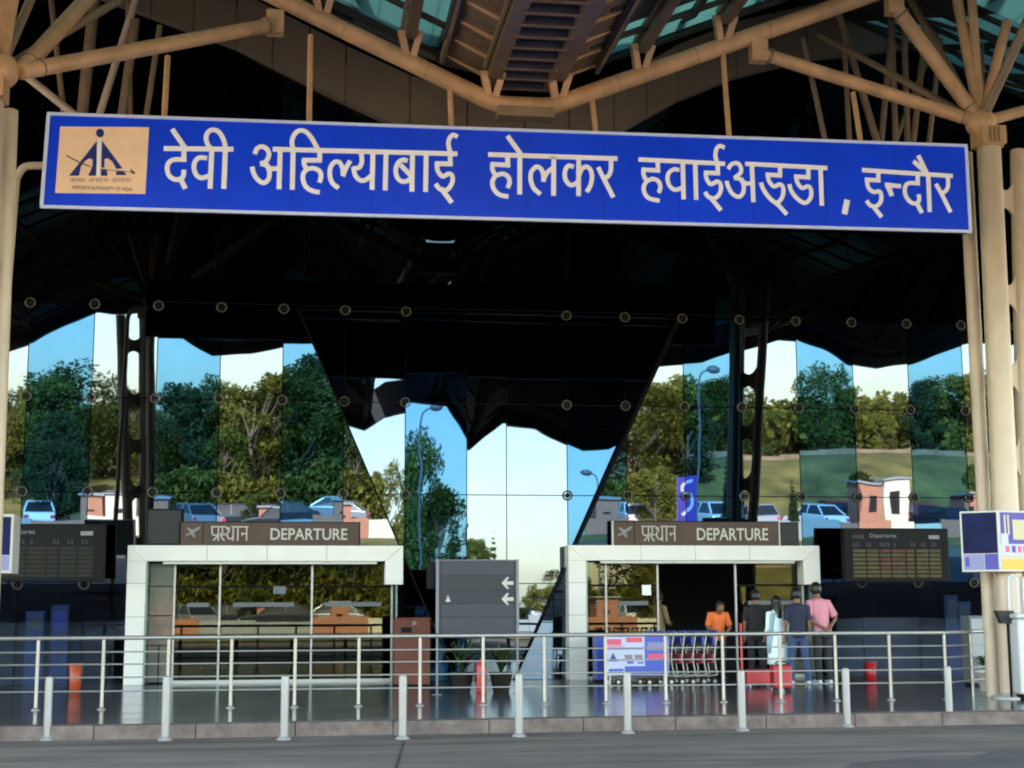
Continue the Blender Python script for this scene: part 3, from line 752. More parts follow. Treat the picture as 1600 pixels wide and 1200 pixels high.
# ---- columns
def column(root, node, base, foot_px_dx, side_):
    """a pair of raking tubes tied by perforated web plates, under a collar and a fan of roof struts"""
    top = Vector((node.x+.12*side_, node.y, node.z-.35)); bot = Vector((base.x, node.y-.05, 0))
    a = MB(); a.tube([bot, top], [.205, .185], K['steel_lit'], 28)
    for k in (.3, .62, .82): a.ring(bot.lerp(top, k), .183, .005, K['steel_dim'], top-bot, 28, 6)
    a.build('column_tube', root)
    off_t = Vector((.62*side_, .25, 0)); off_b = Vector((.34*side_, .2, 0))
    b = MB(); b.tube([bot+off_b, top+off_t], .12, K['steel_lit'], 22); b.build('column_tube', root)
    c = MB(); c.tube([bot+Vector((-.12*side_, .42, 0)), top+Vector((-.16*side_, .5, 0))], .11, K['steel_lit'], 20); c.build('column_tube', root)
    # web plates with scalloped upper and lower edges
    L = (top-bot).length
    for k in (.25, .42, .57, .72, .90):
        p = bot.lerp(top, k); q = (bot+off_b).lerp(top+off_t, k)
        e = (q-p); wv = e.length; e.normalize(); up = Vector((0, 0, 1))
        prof = []
        for i in range(9):
            u = i/8; prof.append((u, .15+.20*abs(2*u-1)**2.2))
        poly = [p+e*(.1+u*(wv-.2))+up*hh for u, hh in prof]+[p+e*(.1+u*(wv-.2))-up*hh for u, hh in reversed(prof)]
        w_ = MB(); w_.prism([v+Vector((0, -.02, 0)) for v in poly], (0, .04, 0), K['steel_lit']); w_.build('web_plate', root)
    d = MB(); d.box((top.x-.21, top.y-.21, top.z-.04), (top.x+.21, top.y+.21, top.z+.26), K['steel_beige'])
    for dx in (-.07, .0, .07): d.box((top.x+dx-.012, top.y-.235, top.z-.02), (top.x+dx+.012, top.y-.211, top.z+.23), K['steel_dim'])
    d.lathe([(.2, -.07), (.23, -.06), (.23, -.04), (.1, -.035)], top, K['steel_beige'], 24); d.build('capital', root, .012)
    nd = MB(); nd.ball(node, .24, K['steel_beige'], 20, 12); nd.tube([node+Vector((0, 0, -.1)), top+Vector((0, 0, .2))], .13, K['steel_beige']); nd.build('node', root)
    bs = MB(); bs.lathe([(.34, .0), (.34, .03), (.24, .035), (.21, .09)], bot, K['alu'], 24); bs.build('base_plate', root)
    # fan of struts up to the roof
    for i, (dx, dy, dz, r_, m_) in enumerate(((-.25, .3, 3, .085, K['steel_beige']), (.0, .1, 3.2, .075, K['steel_beige']), (.9, .0, 2.8, .08, K['steel_beige']), (1.6, .2, .55, .09, K['steel_beige']),
                                 (.3, 2.6, 2.6, .06, sd_), (-1.5, 3, 2.6, .06, sd_), (1.6, 3, 2.6, .06, sd_), (-.5, 1.6, 3, .06, sd_), (.6, -2.5, 2.7, .08, sd_))):
        e = node+Vector((dx*side_, dy, dz)); zt = roof_z(e.x, e.y)-.05
        if dz > 1 and e.z > zt: e = node+(e-node)*((zt-node.z)/(e.z-node.z))
        s = MB(); s.tube([node, e], r_, m_, 14); s.build('roof_strut', root)
cr_base = P(1566, 1080, YT); cr_base.x = P(1562, 800, YT).x+.0
ctR = thing('canopy_column', 'beige steel column pair with web plates right of the blue sign', 'column', (cr_base.x, YT, 0), 'canopy columns flanking the sign')
column(ctR, NR, Vector((cr_base.x+.05, YT, 0)), 0, 1)
ctL = thing('canopy_column', 'beige steel column cut by the left edge beside the sign emblem', 'column', (P(-40, 800, -10.2).x, -10.2, 0), 'canopy columns flanking the sign')
NL2 = NL.copy()
column(ctL, Vector((NL.x-.25, NL.y, NL.z)), Vector((P(-32, 800, -10.2).x, -10.2, 0)), 0, -1)
# bent pipe from the sign down the left column
bp = MB(); pp = [P(x, y, -7.45) for x, y in ((78, 259), (50, 259), (37, 262), (28, 275), (24, 295), (14, 420), (2, 560), (-20, 800), (-42, 1060))]
bp.tube(smooth_pts([tuple(v) for v in pp], 5), .055, K['steel_lit'], 14)
tag(bp.build('bent_pipe'), 'bent beige pipe running from the left end of the sign down beside the column', 'pipe')

# ================================================================== BLUE NAME SIGN
YS = -7.62
q = [P(76, 178, YS), P(1509, 228, YS), P(1516, 362, YS), P(65, 323, YS)]
sx0, sx1 = (q[0].x+q[3].x)/2, (q[1].x+q[2].x)/2; sz1 = (q[0].z+q[1].z)/2; sz0 = (q[2].z+q[3].z)/2
sgn = thing('airport_name_sign', 'long blue airport name sign with white Hindi lettering and cream emblem', 'sign', ((sx0+sx1)/2, YS, sz0))
m = MB(); m.prism([q[3], q[2], q[1], q[0]], (0, .012, 0), K['sign_blue']); m.build('panel', sgn)
m = MB(); m.prism([v+Vector((0, .013, 0)) for v in (q[3], q[2], q[1], q[0])], (0, .15, 0), K['black']); m.build('sign_casing', sgn)
bd = MB(); F = [v+Vector((0, -.006, 0)) for v in q]
def edgebar(a, b, wd=.045, mm=K['sign_edge']): bd.bar(a, b, .03, wd, mm, up=(0, 0, 1) if abs((Vector(b)-Vector(a)).z) < 1 else (1, 0, 0))
edgebar(F[0]+Vector((-.02, 0, 0)), F[1]+Vector((.02, 0, 0))); edgebar(F[3]+Vector((-.02, 0, 0)), F[2]+Vector((.02, 0, 0)))
edgebar(F[0]+Vector((0, 0, -.02)), F[3]+Vector((0, 0, .02)), .05); edgebar(F[1]+Vector((0, 0, -.02)), F[2]+Vector((0, 0, .02)), .05)
bd.build('border', sgn)
K['seam'] = mat('sign_seam', (.003, .02, .30), .4)
sm = MB()
for k in range(1, 12):
    t_ = k/12; a = q[0].lerp(q[1], t_); b = q[3].lerp(q[2], t_); a.x = b.x = (a.x+b.x)/2
    sm.box((a.x-.004, YS-.003, b.z+.03), (a.x+.004, YS-.0005, a.z-.03), K['seam'])
sm.build('seam', sgn)
def S(ox, oy, pts): return [(ox+x/6.6667, oy+y/6.6667) for x, y in pts]
A, B, Cc, D_, E_, F_ = (250, 190), (480, 190), (750, 190), (990, 210), (1130, 210), (1300, 230)
strokes = [
 (A, [(45, 282), (760, 290)]), (A, [(130, 85), (262, 275)]), (A, [(250, 290), (250, 398)]), (A, [(270, 398), (150, 398), (92, 430), (75, 490), (95, 562), (150, 603), (212, 600), (243, 565), (250, 510)]), (A, [(222, 612), (262, 695)]),
 (A, [(485, 382), (410, 378), (365, 420), (355, 490), (380, 558), (430, 588), (490, 575), (530, 550)]), (A, [(540, 290), (522, 695)]), (A, [(540, 290), (498, 240), (480, 165), (508, 105), (560, 88), (612, 110), (652, 168), (674, 230), (682, 290)]), (A, [(682, 285), (665, 695)]),
 (A, [(988, 335), (1010, 285), (1065, 262), (1120, 295), (1135, 350), (1105, 415), (1050, 440)]), (A, [(1050, 440), (1112, 462), (1140, 525), (1130, 600), (1080, 640), (1020, 608), (978, 545), (960, 478)]), (A, [(1110, 450), (1150, 490), (1245, 490)]), (A, [(1252, 290), (1240, 700)]),
 (A, [(1180, 290), (3092, 338)]), (A, [(1387, 290), (1378, 705)]), (A, [(1387, 290), (1374, 215), (1398, 138), (1450, 97), (1512, 104), (1570, 160), (1610, 225), (1643, 290)]),
 (B, [(130, 300), (130, 410)]), (B, [(145, 405), (-45, 405)]), (B, [(-33, 400), (-30, 450), (0, 492), (60, 488), (120, 510), (145, 562), (128, 632)]), (B, [(5, 490), (-38, 540), (-43, 610), (-12, 680), (50, 722), (125, 738)]),
 (B, [(322, 692), (258, 635), (235, 550), (247, 470), (290, 422), (338, 430), (368, 490), (372, 560)]), (B, [(372, 565), (402, 490), (445, 415)]),
 (B, [(550, 300), (566, 360), (568, 425), (542, 478), (480, 490)]), (B, [(482, 480), (498, 555), (542, 608), (602, 612), (668, 565)]), (B, [(685, 300), (675, 705)]), (B, [(822, 305), (812, 712)]),
 (B, [(1040, 412), (1000, 400), (948, 430), (922, 500), (935, 578), (985, 625), (1040, 620), (1090, 588)]), (B, [(975, 455), (1085, 570)]), (B, [(1097, 315), (1090, 725)]), (B, [(1240, 320), (1232, 728)]),
 (B, [(1490, 330), (1490, 445)]), (B, [(1508, 443), (1335, 440)]), (B, [(1350, 440), (1360, 515), (1410, 572), (1472, 545), (1508, 565), (1513, 622), (1482, 688), (1440, 718), (1380, 702), (1340, 655)]), (B, [(1395, 700), (1502, 842)]), (B, [(1490, 325), (1470, 245), (1480, 180), (1518, 142), (1562, 160)]),
 (Cc, [(90, 345), (1425, 388)]), (Cc, [(288, 155), (420, 335)]), (Cc, [(415, 350), (412, 755)]), (Cc, [(285, 355), (290, 460)]), (Cc, [(308, 456), (118, 445)]), (Cc, [(130, 440), (130, 500), (165, 558), (232, 545), (288, 572), (308, 630), (288, 688)]), (Cc, [(170, 555), (130, 622), (142, 700), (200, 762), (290, 782)]),
 (Cc, [(625, 755), (558, 692), (526, 600), (537, 520), (590, 472), (638, 500), (660, 560), (658, 622)]), (Cc, [(658, 622), (692, 540), (765, 478)]), (Cc, [(767, 370), (765, 768)]),
 (Cc, [(972, 472), (920, 462), (886, 512), (885, 590), (920, 648), (965, 662), (1022, 625)]), (Cc, [(1027, 380), (1025, 772)]), (Cc, [(1027, 570), (1060, 495), (1110, 472), (1153, 512), (1165, 590), (1147, 670), (1113, 728)]),
 (Cc, [(1362, 385), (1362, 500), (1335, 568), (1288, 592)]), (Cc, [(1232, 482), (1290, 600), (1385, 785)]),
 (D_, [(55, 263), (945, 308)]), (D_, [(250, 275), (252, 378)]), (D_, [(270, 378), (88, 368)]), (D_, [(100, 368), (105, 430), (142, 480), (202, 465), (258, 492), (278, 550), (260, 605)]), (D_, [(145, 476), (106, 540), (112, 610), (162, 668), (265, 692)]),
 (D_, [(470, 372), (420, 366), (366, 402), (352, 470), (376, 540), (430, 578), (500, 560)]), (D_, [(510, 290), (520, 672)]), (D_, [(640, 295), (650, 677)]),
 (D_, [(872, 300), (877, 410)]), (D_, [(893, 408), (738, 400)]), (D_, [(750, 398), (757, 460), (802, 520), (868, 492), (903, 522), (908, 580), (880, 640), (830, 668), (775, 650), (745, 605)]), (D_, [(795, 655), (905, 788)]), (D_, [(872, 305), (850, 230), (862, 152), (900, 122), (942, 140)]),
 (D_, [(985, 358), (1020, 312), (1078, 302), (1113, 340), (1113, 400), (1050, 455)]), (D_, [(1050, 455), (1112, 472), (1145, 530), (1138, 610), (1095, 652), (1030, 622), (986, 552), (968, 492)]), (D_, [(1115, 462), (1160, 510), (1235, 510)]), (D_, [(1230, 300), (1245, 702)]),
 (D_, [(1165, 308), (2010, 352)]),
 (E_, [(590, 330), (590, 432)]), (E_, [(606, 430), (445, 420)]), (E_, [(460, 418), (475, 488), (525, 543), (588, 522), (622, 560), (618, 640), (582, 698), (540, 712), (465, 645), (412, 565), (392, 508)]), (E_, [(540, 712), (585, 752), (658, 832)]),
 (E_, [(885, 350), (885, 452)]), (E_, [(902, 450), (742, 440)]), (E_, [(757, 438), (770, 502), (820, 560), (880, 542), (912, 575), (912, 650), (870, 708), (820, 708), (752, 652), (705, 585), (688, 525)]), (E_, [(1012, 360), (1025, 738)]),
 (F_, [(315, 240), (1250, 302)]), (F_, [(480, 265), (480, 350)]), (F_, [(497, 347), (345, 340)]), (F_, [(360, 338), (376, 420), (430, 468), (490, 462), (512, 512), (500, 578), (450, 618), (395, 606), (360, 562)]), (F_, [(425, 615), (512, 725)]),
 (F_, [(555, 392), (712, 408)]), (F_, [(572, 400), (620, 505)]), (F_, [(588, 405), (622, 505)]),
 (F_, [(890, 290), (890, 385)]), (F_, [(908, 380), (800, 376), (762, 410), (757, 480), (790, 548), (840, 586), (885, 580), (905, 548), (900, 498)]), (F_, [(885, 595), (932, 682)]),
 (F_, [(1000, 300), (1015, 672)]), (F_, [(848, 150), (985, 272)]), (F_, [(897, 92), (985, 272)]), (F_, [(1202, 300), (1207, 400), (1180, 458), (1135, 482)]), (F_, [(1082, 388), (1140, 490), (1232, 675)]),
]
lt = MB()
for i, (o, pts) in enumerate(strokes):
    pts = S(o[0], o[1], pts); pts = smooth_pts(pts) if len(pts) > 2 else pts
    wd = .072 if len(pts) == 2 else .068
    if o is F_ or o is E_ or o is D_: wd *= .95
    ribbon(lt, [P(x, y, YS) for x, y in pts], wd, K['sign_white'], th=.012+.00035*(i % 9), lift=.001)
cm = [P(*s, YS) for s in S(*E_, [(1290, 690), (1262, 825)])]; ribbon(lt, cm, .09, K['sign_white'], th=.012, lift=.001)
lt.build('lettering', sgn)
# emblem plate: cream rectangle with the authority's mark (rebuilt as it looks)
def G(x, y): return P(80+x/9.412, 190+y/9.412, YS)
em = MB(); em.prism([G(60, 1050), G(1385, 1065), G(1440, 85), G(135, 75)], (0, -.010, 0), K['emb_cream']); emo = em.build('emblem_plate', sgn)
mk = MB()
mk.prism([v+Vector((0, -.0105, 0)) for v in [G(720+60*math.cos(a), 172+64*math.sin(a)) for a in [2*math.pi*i/20 for i in range(20)]]], (0, -.004, 0), K['emb_blue'])
def arch(xl, xr, yb, yt): return [(xl+(xr-xl)*(.5+.5*math.cos(math.pi-a)), yb-(yb-yt)*math.sin(a)**.6) for a in [math.pi*i/12 for i in range(13)]]
left = [(675, 285), (265, 800), (410, 800)]+arch(430, 600, 790, 540)[0:0]
def fill(poly, m=K['emb_blue']): mk.prism([G(x, y)+Vector((0, -.0105, 0)) for x, y in poly], (0, -.004, 0), m)
fill([(675, 285), (265, 800), (410, 800), (440, 660), (500, 580), (560, 545), (610, 560), (670, 560)]); fill([(612, 556), (608, 660), (672, 660), (672, 556)]); fill([(608, 661), (545, 800), (660, 800), (672, 661)])
fill([(750, 285), (1050, 690), (960, 700), (900, 590), (830, 540), (785, 560), (742, 560)]); fill([(742, 561), (785, 561), (785, 680), (742, 680)]); fill([(735, 700), (820, 715), (830, 800), (735, 800)]); fill([(955, 735), (1070, 735), (1110, 790), (955, 790)])
ribbon(mk, [G(x, y) for x, y in ((225, 505), (430, 610), (560, 660))], .018, K['emb_brown'], th=.004, lift=.0125); ribbon(mk, [G(x, y) for x, y in ((560, 662), (700, 700), (900, 720), (1180, 745))], .008, K['emb_brown'], th=.004, lift=.0127)
fill([(1165, 690), (1250, 765), (1190, 775), (1175, 745)], K['emb_brown'])
ribbon(mk, [G(712, 260), G(690, 800)], .05, K['sign_white'], th=.003, lift=.0152)
a_ = G(300, 995); text_into(mk, 'AIRPORTS AUTHORITY OF INDIA', (a_.x, YS-.011, a_.z), .055, K['emb_grey'], G(1200, 995).x-a_.x, ext=.003, font_bold=True)
# the small Hindi line above it
rs = random.Random(11)
HN = [PRAS]
x_ = 290
for wlen in (215, 290, 270):
    p0 = G(x_, 845); p1 = G(x_+wlen, 845)
    ribbon(mk, [p0, p1], .008, K['emb_grey'], th=.003, lift=.011)
    k = int(wlen/38)
    for j in range(k):
        c = p0.lerp(p1, (j+.6)/k)
        ribbon(mk, [c, c+Vector((0, 0, -.045))], .007, K['emb_grey'], th=.003, lift=.011)
        if j % 3 != 2: ribbon(mk, [c+Vector((-.028, 0, -.012)), c+Vector((-.036, 0, -.03)), c+Vector((-.012, 0, -.036)), c+Vector((0, 0, -.024))], .006, K['emb_grey'], th=.003, lift=.0112)
    x_ += wlen+55
subpart(mk, 'emblem', emo, sgn)
# hanger rods
for px, pt in ((259, 88), (483, 55), (703, 140), (926, 155), (1133, 85), (1336, 145)):
    t0 = P(px, pt, YT); b = P(px, 178+(px-76)*.0349-2, YT)
    h = MB(); h.tube([Vector((b.x, YS+.1, b.z-.3)), Vector((b.x, YS+.12, b.z)), Vector((b.x, YT, t0.z))], .042, K['steel_beige'], 12); h.build('hanger_rod', sgn)
pltz = MB(); a = P(775, 182, YT); b = P(862, 192, YT); pltz.box((a.x, YS+.05, b.z), (b.x, YT, ZV-.1), K['steel_dim']); pltz.build('hanger_plate', sgn)

# ================================================================== RAILING
yr = PZ(700, 1107, 0).y
RL, RR_ = PZ(60, 1110, 0), PZ(1400, 1094, 0)
def ry(x): return RL.y+(RR_.y-RL.y)*(x-RL.x)/(RR_.x-RL.x)
def on_rail(px, z=0.0):     # point of the rail line seen at column px
    d = ray(px, 1100); a = (RR_.y-RL.y)/(RR_.x-RL.x)
    t_ = (RL.y+a*(CAM.x-RL.x)-CAM.y)/(d.y-a*d.x); p = CAM+d*t_; return Vector((p.x, p.y, z))
rz = 1.0
rail = thing('steel_railing', 'stainless steel railing with thin horizontal bars along the forecourt edge', 'railing', (0, yr, 0))
pxs = [-45, 56, 159, 261, 360, 460, 560, 656, 755, 851, 947, 1041, 1131, 1221, 1308, 1393, 1480]
zs = [CAM.z-(d/ 112.)*1.0 for d in (44,)]
zt = .985
ends = [on_rail(p) for p in pxs]
for p in ends:
    m = MB(); m.tube([p, p+Vector((0, 0, zt))], .024, K['ss'], 12); m.lathe([(.06, .0), (.06, .012), (.03, .016), (.027, .05)], p, K['ss'], 14); m.build('post', rail)
a, b = on_rail(-140, zt), on_rail(1480, zt)
m = MB(); e2 = Vector((b.x+.12, b.y+.05, zt)); e3 = PZ(1570, 1082, 0); e3.z = zt
m.tube([a, b, e2, e3], .03, K['ss'], 14); m.build('handrail', rail)
for k, z in enumerate((.79, .62, .44, .25)):
    m = MB(); aa = a.copy(); aa.z = z; bb = b.copy(); bb.z = z; m.tube([aa+Vector((0, .03, 0)), bb+Vector((0, .03, 0))], .0115, K['ss'], 10)
    c1 = e2.copy(); c1.z = z; c2 = e3.copy(); c2.z = z; m.tube([bb+Vector((0, .03, 0)), c1, c2], .011, K['ss'], 10); m.build('rail_bar', rail)
for px, py in ((1518, 1088), (1569, 1083)):
    p = PZ(px, py, 0); t_ = max(0, min(1, (p.x-e2.x)/(e3.x-e2.x))); p = e2.lerp(e3, t_); p.z = 0
    m = MB(); m.tube([p, p+Vector((0, 0, zt))], .022, K['ss'], 12); m.build('post', rail)

# ================================================================== BOLLARDS
bpx = [(-110, 1160), (73, 1157), (258, 1157), (444, 1156), (629, 1155), (811, 1151), (981, 1146), (1160, 1142), (1324, 1136), (1484, 1131), (1640, 1126)]
names = ['', 'steel bollard at the kerb, first from the left edge', 'steel bollard in front of the left white portal leg', 'steel bollard in front of the glass doors of the left portal', 'steel bollard in front of the terracotta pedestal',
         'steel bollard just right of the charcoal direction board', 'steel bollard in front of the luggage trolley advert', 'steel bollard in front of the red suitcases', 'steel bollard just right of the man in the pink shirt', 'steel bollard farthest right, near the railing corner', '']
p0 = None
for (px, py), nm in zip(bpx, names):
    if not nm: continue
    p = PZ(px, py, ROAD)
    if p0 is None:
        t = thing('bollard', nm, 'bollard', p, 'bollards along the kerb')
        m = MB(); m.tube([p, p+Vector((0, 0, .70)), p+Vector((0, 0, .735))], [.048, .048, .046], K['bollard'], 20); m.ball(p+Vector((0, 0, .733)), .046, K['bollard'], 20, 8, (1, 1, .45)); m.build('bollard_tube', t)
        m = MB(); m.lathe([(.0, .0), (.088, .0), (.088, .012), (.06, .03), (.052, .05)], p, K['bollard'], 20)
        for k in range(4):
            an = k*math.pi/2+.4; m.ball(p+Vector((.07*math.cos(an), .07*math.sin(an), .02)), .012, K['ss'], 8, 5)
        m.build('base_flange', t); p0 = t
    else:
        t = copy_tree(p0); t.location = p; t['label'] = nm; t['_w'] = tuple(p)

# ================================================================== SMALL THINGS ON THE FORECOURT
# ---- direction board
t = thing('direction_board', 'charcoal direction board on two thin legs with two white arrows', 'sign', PZ(746, 1085, 0))
yb = t.location.y; a = P(683, 993, yb); b = P(808, 876, yb); W = b.x-a.x; H = b.z-a.z
m = MB(); m.box((a.x, yb-.03, a.z), (b.x, yb+.03, b.z), K['panel_grey'])
for u0, u1 in ((0, .2), (.2, .40), (.40, .58), (.58, .76), (.76, 1)): m.box((a.x+.06, yb-.036, b.z-H*u1+.008), (b.x-.06, yb-.0305, b.z-H*u0-.008), K['panel_grey'] if u0 in (.2, .40) else K['panel_mid'])
m.build('board', t, .004)
m = MB()
for x in (a.x, b.x): m.box((x-.022, yb-.045, a.z-.01), (x+.022, yb+.04, b.z+.02), K['grey_text'])
m.box((a.x+.022, yb-.04, b.z), (b.x-.022, yb+.035, b.z+.015), K['grey_text']); m.build('sign_frame', t)
for x in (a.x, b.x):
    m = MB(); m.tube([(x, yb, 0), (x, yb, a.z-.01)], .018, K['grey_text'], 10); m.lathe([(0, 0.0), (.08, 0), (.08, .01), (.02, .015)], (x, yb, 0), K['grey_text'], 14); m.build('leg', t)
for py in (911, 936):
    c = P(793, py, yb-.04); sz = .10
    pl = [(-1, 0), (-.1, .95), (.25, .95), (-.2, .28), (1, .28), (1, -.28), (-.2, -.28), (.25, -.95), (-.1, -.95)]
    m = MB(); m.prism([c+Vector((p*sz, 0, -q_*sz)) for p, q_ in pl], (0, -.004, 0), K['letter_grey']); m.build('arrow', t)
c = P(700, 936, yb-.04); m = MB(); m.ball(c+Vector((0, 0, .035)), .018, K['letter_grey'], 10, 6, (1, .3, 1)); m.prism([c+Vector((-.04, 0, -.045)), c+Vector((.04, 0, -.045)), c+Vector((.02, 0, .02)), c+Vector((-.02, 0, .02))], (0, -.004, 0), K['letter_grey']); m.build('figure_symbol', t)
m = MB(); c = P(688, 880, yb); m.box((a.x-.16, yb+.05, a.z+H*.62), (a.x-.03, yb+.22, b.z-.02), K['black']); m.build('side_box', t, .01)

# ---- terracotta pedestal
p = PZ(643, 1072, 0); t = thing('pedestal', 'terracotta clad pedestal with a small dark slot beside the direction board', 'pedestal', p)
x0 = P(615, 1000, p.y).x; x1 = P(670, 1000, p.y).x; zt_ = P(640, 965, p.y).z
m = MB(); m.box((x0, p.y-.25, 0.04), (x1, p.y+.25, zt_-.03), K['terracotta']); m.box((x0-.015, p.y-.265, zt_-.03), (x1+.015, p.y+.265, zt_), K['terracotta']); m.build('cabinet', t, .008)
m = MB(); m.box((x0+.02, p.y-.235, 0), (x1-.02, p.y+.235, .04), K['black']); m.build('plinth', t)
m = MB(); m.box((x0+.12, p.y-.262, zt_-.26), (x0+.30, p.y-.251, zt_-.17), K['screen']); m.build('slot', t)
m = MB(); cc = Vector(((x0+x1)/2+.03, p.y-.255, zt_-.13)); m.prism([cc+Vector((-.05, 0, 0)), cc+Vector((.05, 0, 0)), cc+Vector((.03, 0, .07)), cc+Vector((-.01, 0, .08))], (0, -.004, 0), K['emb_grey']); m.build('badge', t)

# ---- flight information boards
def flight_board(px0, px1, py0, py1, label, bright, Y=-.95):
    a = P(px0, py1, Y); b = P(px1, py0, Y); W = b.x-a.x; H = b.z-a.z
    t = thing('flight_board', label, 'display board', ((a.x+b.x)/2, Y, a.z), 'departure flight boards')
    m = MB(); m.box((a.x, Y-.06, a.z), (b.x, Y+.12, b.z), K['black']); m.build('housing', t, .015)
    m = MB(); m.box((a.x+W*.07, Y-.067, a.z+H*.08), (b.x-W*.07, Y-.061, b.z-H*.06), K['screen']); sc = m.build('screen', t)
    m = MB(); X0_, X1_ = a.x+W*.08, b.x-W*.08
    cells = [(0, .15), (.16, .30), (.31, .43), (.44, .60), (.61, .70), (.72, .86), (.87, 1)]
    for r in range(7):
        z1_ = b.z-H*(.40+.078*r); z0_ = z1_-H*.052
        for ci_, (u, v) in enumerate(cells):
            kk = K['row_amber'] if bright else K['row_dim']
            if bright and ci_ in (2, 3) and r in (0, 2, 4): kk = K['row_red']
            m.box((X0_+(X1_-X0_)*u, Y-.072, z0_), (X0_+(X1_-X0_)*v-.012, Y-.0675, z1_), kk)
    subpart(m, 'display_rows', sc, t)
    m = MB(); text_into(m, 'Departures', (X0_+(X1_-X0_)*.20, Y-.068, b.z-H*.20), H*.10, K['grey_text'], (X1_-X0_)*.30, ext=.003)
    m.box((X1_-.24, Y-.072, b.z-H*.20), (X1_-.02, Y-.0675, b.z-H*.13), K['grey_text'])
    for u in (0, .03, .06, .16, .19, .31, .34, .37, .40, .47, .66, .69, .78, .81, .90, .93):
        m.box((X0_+(X1_-X0_)*u, Y-.072, b.z-H*.35), (X0_+(X1_-X0_)*u+.028, Y-.0675, b.z-H*.27), K['emb_grey'] if False else K['panel_grey'])
    for u in (0, .035, .07, .105): m.box((X0_+(X1_-X0_)*u, Y-.072, b.z-H*.195), (X0_+(X1_-X0_)*u+.035, Y-.0675, b.z-H*.125), K['panel_mid'])
    subpart(m, 'display_heading', sc, t)
    for x in (a.x+W*.12, b.x-W*.12):
        m = MB(); m.box((x-.03, Y+.121, a.z+.2), (x+.03, -.06, a.z+.26), K['black']); m.build('wall_arm', t)
    for x in (a.x+W*.2, b.x-W*.2):
        m = MB(); m.ring((x, Y+.02, a.z-.045), .04, .01, K['black'], (0, -1, 0), 12, 6); m.build('lifting_eye', t)
flight_board(-60, 166, 819, 909, 'unlit dark flight board at the left edge above the blue panels', False)
flight_board(1319, 1479, 826, 909, 'dark flight board with amber rows right of the man in the pink shirt', True)

# ---- posters on the columns
def rect_on(m, o, xd, w0, w1, z0, z1, k, lift):
    n_ = Vector(xd).cross(Vector((0, 0, 1))).normalized(); o = Vector(o)
    p_ = [o+Vector(xd)*w0, o+Vector(xd)*w1]; q_ = [Vector((v.x, v.y, z)) + n_*lift for v, z in ((p_[0], z0), (p_[1], z0), (p_[1], z1), (p_[0], z1))]
    m.prism(q_, n_*.003, k)
yP = -7.75; cor = P(1562, 850, yP); zb, zt2 = P(1562, 893, yP).z, P(1562, 797, yP).z
ld = Vector((-.80, .60, 0)).normalized()
# length of the left face so that its far edge is seen at px 1501
L_ = .1
while True:
    e = cor+ld*L_; pxx = 800+FPX*((e-CAM).dot(RT))/((e-CAM).dot(FW))
    if pxx < 1502 or L_ > 2: break
    L_ += .01
rd = Vector((.97, .24, 0)).normalized()
t = thing('poster_box', 'advert box with navy left face and violet and yellow right face beside the right column', 'advertising box', (cor.x, cor.y, zb), 'advert boxes on the columns')
m = MB(); base = [Vector((cor.x, cor.y, zb)), Vector(((cor+rd*1.0).x, (cor+rd*1.0).y, zb)), Vector(((cor+rd*1.0+ld*.3).x, (cor+rd+ld*.3).y+.4, zb)), Vector(((cor+ld*L_).x, (cor+ld*L_).y, zb))]
m.prism(base, (0, 0, zt2-zb), K['alu']); m.build('housing', t, .006)
m = MB(); far = cor+ld*L_; xd = -ld
rect_on(m, far, xd, .03, L_-.03, zb+.30*(zt2-zb), zt2-.03, K['poster_blue'], .002); rect_on(m, far, xd, .03, L_*.58, zb+.03, zb+.29*(zt2-zb), K['poster_lilac'], .002); rect_on(m, far, xd, L_*.6, L_-.03, zb+.03, zb+.29*(zt2-zb), K['poster_violet'], .002)
rect_on(m, far, xd, L_*.1, L_*.2, zb+.08, zb+.22, K['poster_violet'], .006); m.build('navy_poster', t)
m = MB(); hz = zt2-zb
rect_on(m, cor, rd, .03, .97, zb+.45*hz, zt2-.03, K['poster_violet'], .002); rect_on(m, cor, rd, .03, .97, zb+.26*hz, zb+.449*hz, K['poster_white'], .002); rect_on(m, cor, rd, .03, .97, zb+.19*hz, zb+.259*hz, K['poster_cream'], .002); rect_on(m, cor, rd, .03, .97, zb+.03, zb+.189*hz, K['poster_yellow'], .002)
rect_on(m, cor, rd, .03, .16, zb+.45*hz, zb+.62*hz, K['poster_white'], .006)
for u in (.09, .155): rect_on(m, cor, rd, u, u+.035, zb+.60*hz, zt2-.07, K['poster_cream'], .009)
rect_on(m, cor, rd, .25, .55, zb+.52*hz, zt2-.14, K['poster_cream'], .009)
for u, k in ((.10, 'poster_red'), (.22, 'poster_violet'), (.33, 'poster_red'), (.44, 'poster_violet')): rect_on(m, cor, rd, u, u+.07, zb+.31*hz, zb+.42*hz, K[k], .006)
m.build('violet_poster', t)
cl = P(20, 850, yP); t = thing('poster_box', 'grey framed advert box cut by the left edge in front of the unlit flight board', 'advertising box', (cl.x, cl.y, zb), 'advert boxes on the columns')
rd2 = Vector((-.9, .0, 0)).normalized(); zb2, zt3 = P(14, 896, yP).z, P(20, 803, yP).z
m = MB(); m.box((cl.x-1.1, cl.y, zb2), (cl.x, cl.y+.5, zt3), K['alu']); m.build('housing', t, .006)
m = MB(); m.box((cl.x-1.06, cl.y-.004, zb2+.25), (cl.x-.035, cl.y-.001, zt3-.04), K['poster_blue']); m.box((cl.x-1.06, cl.y-.004, zb2+.04), (cl.x-.035, cl.y-.001, zb2+.245), K['poster_lilac']); m.build('navy_poster', t)

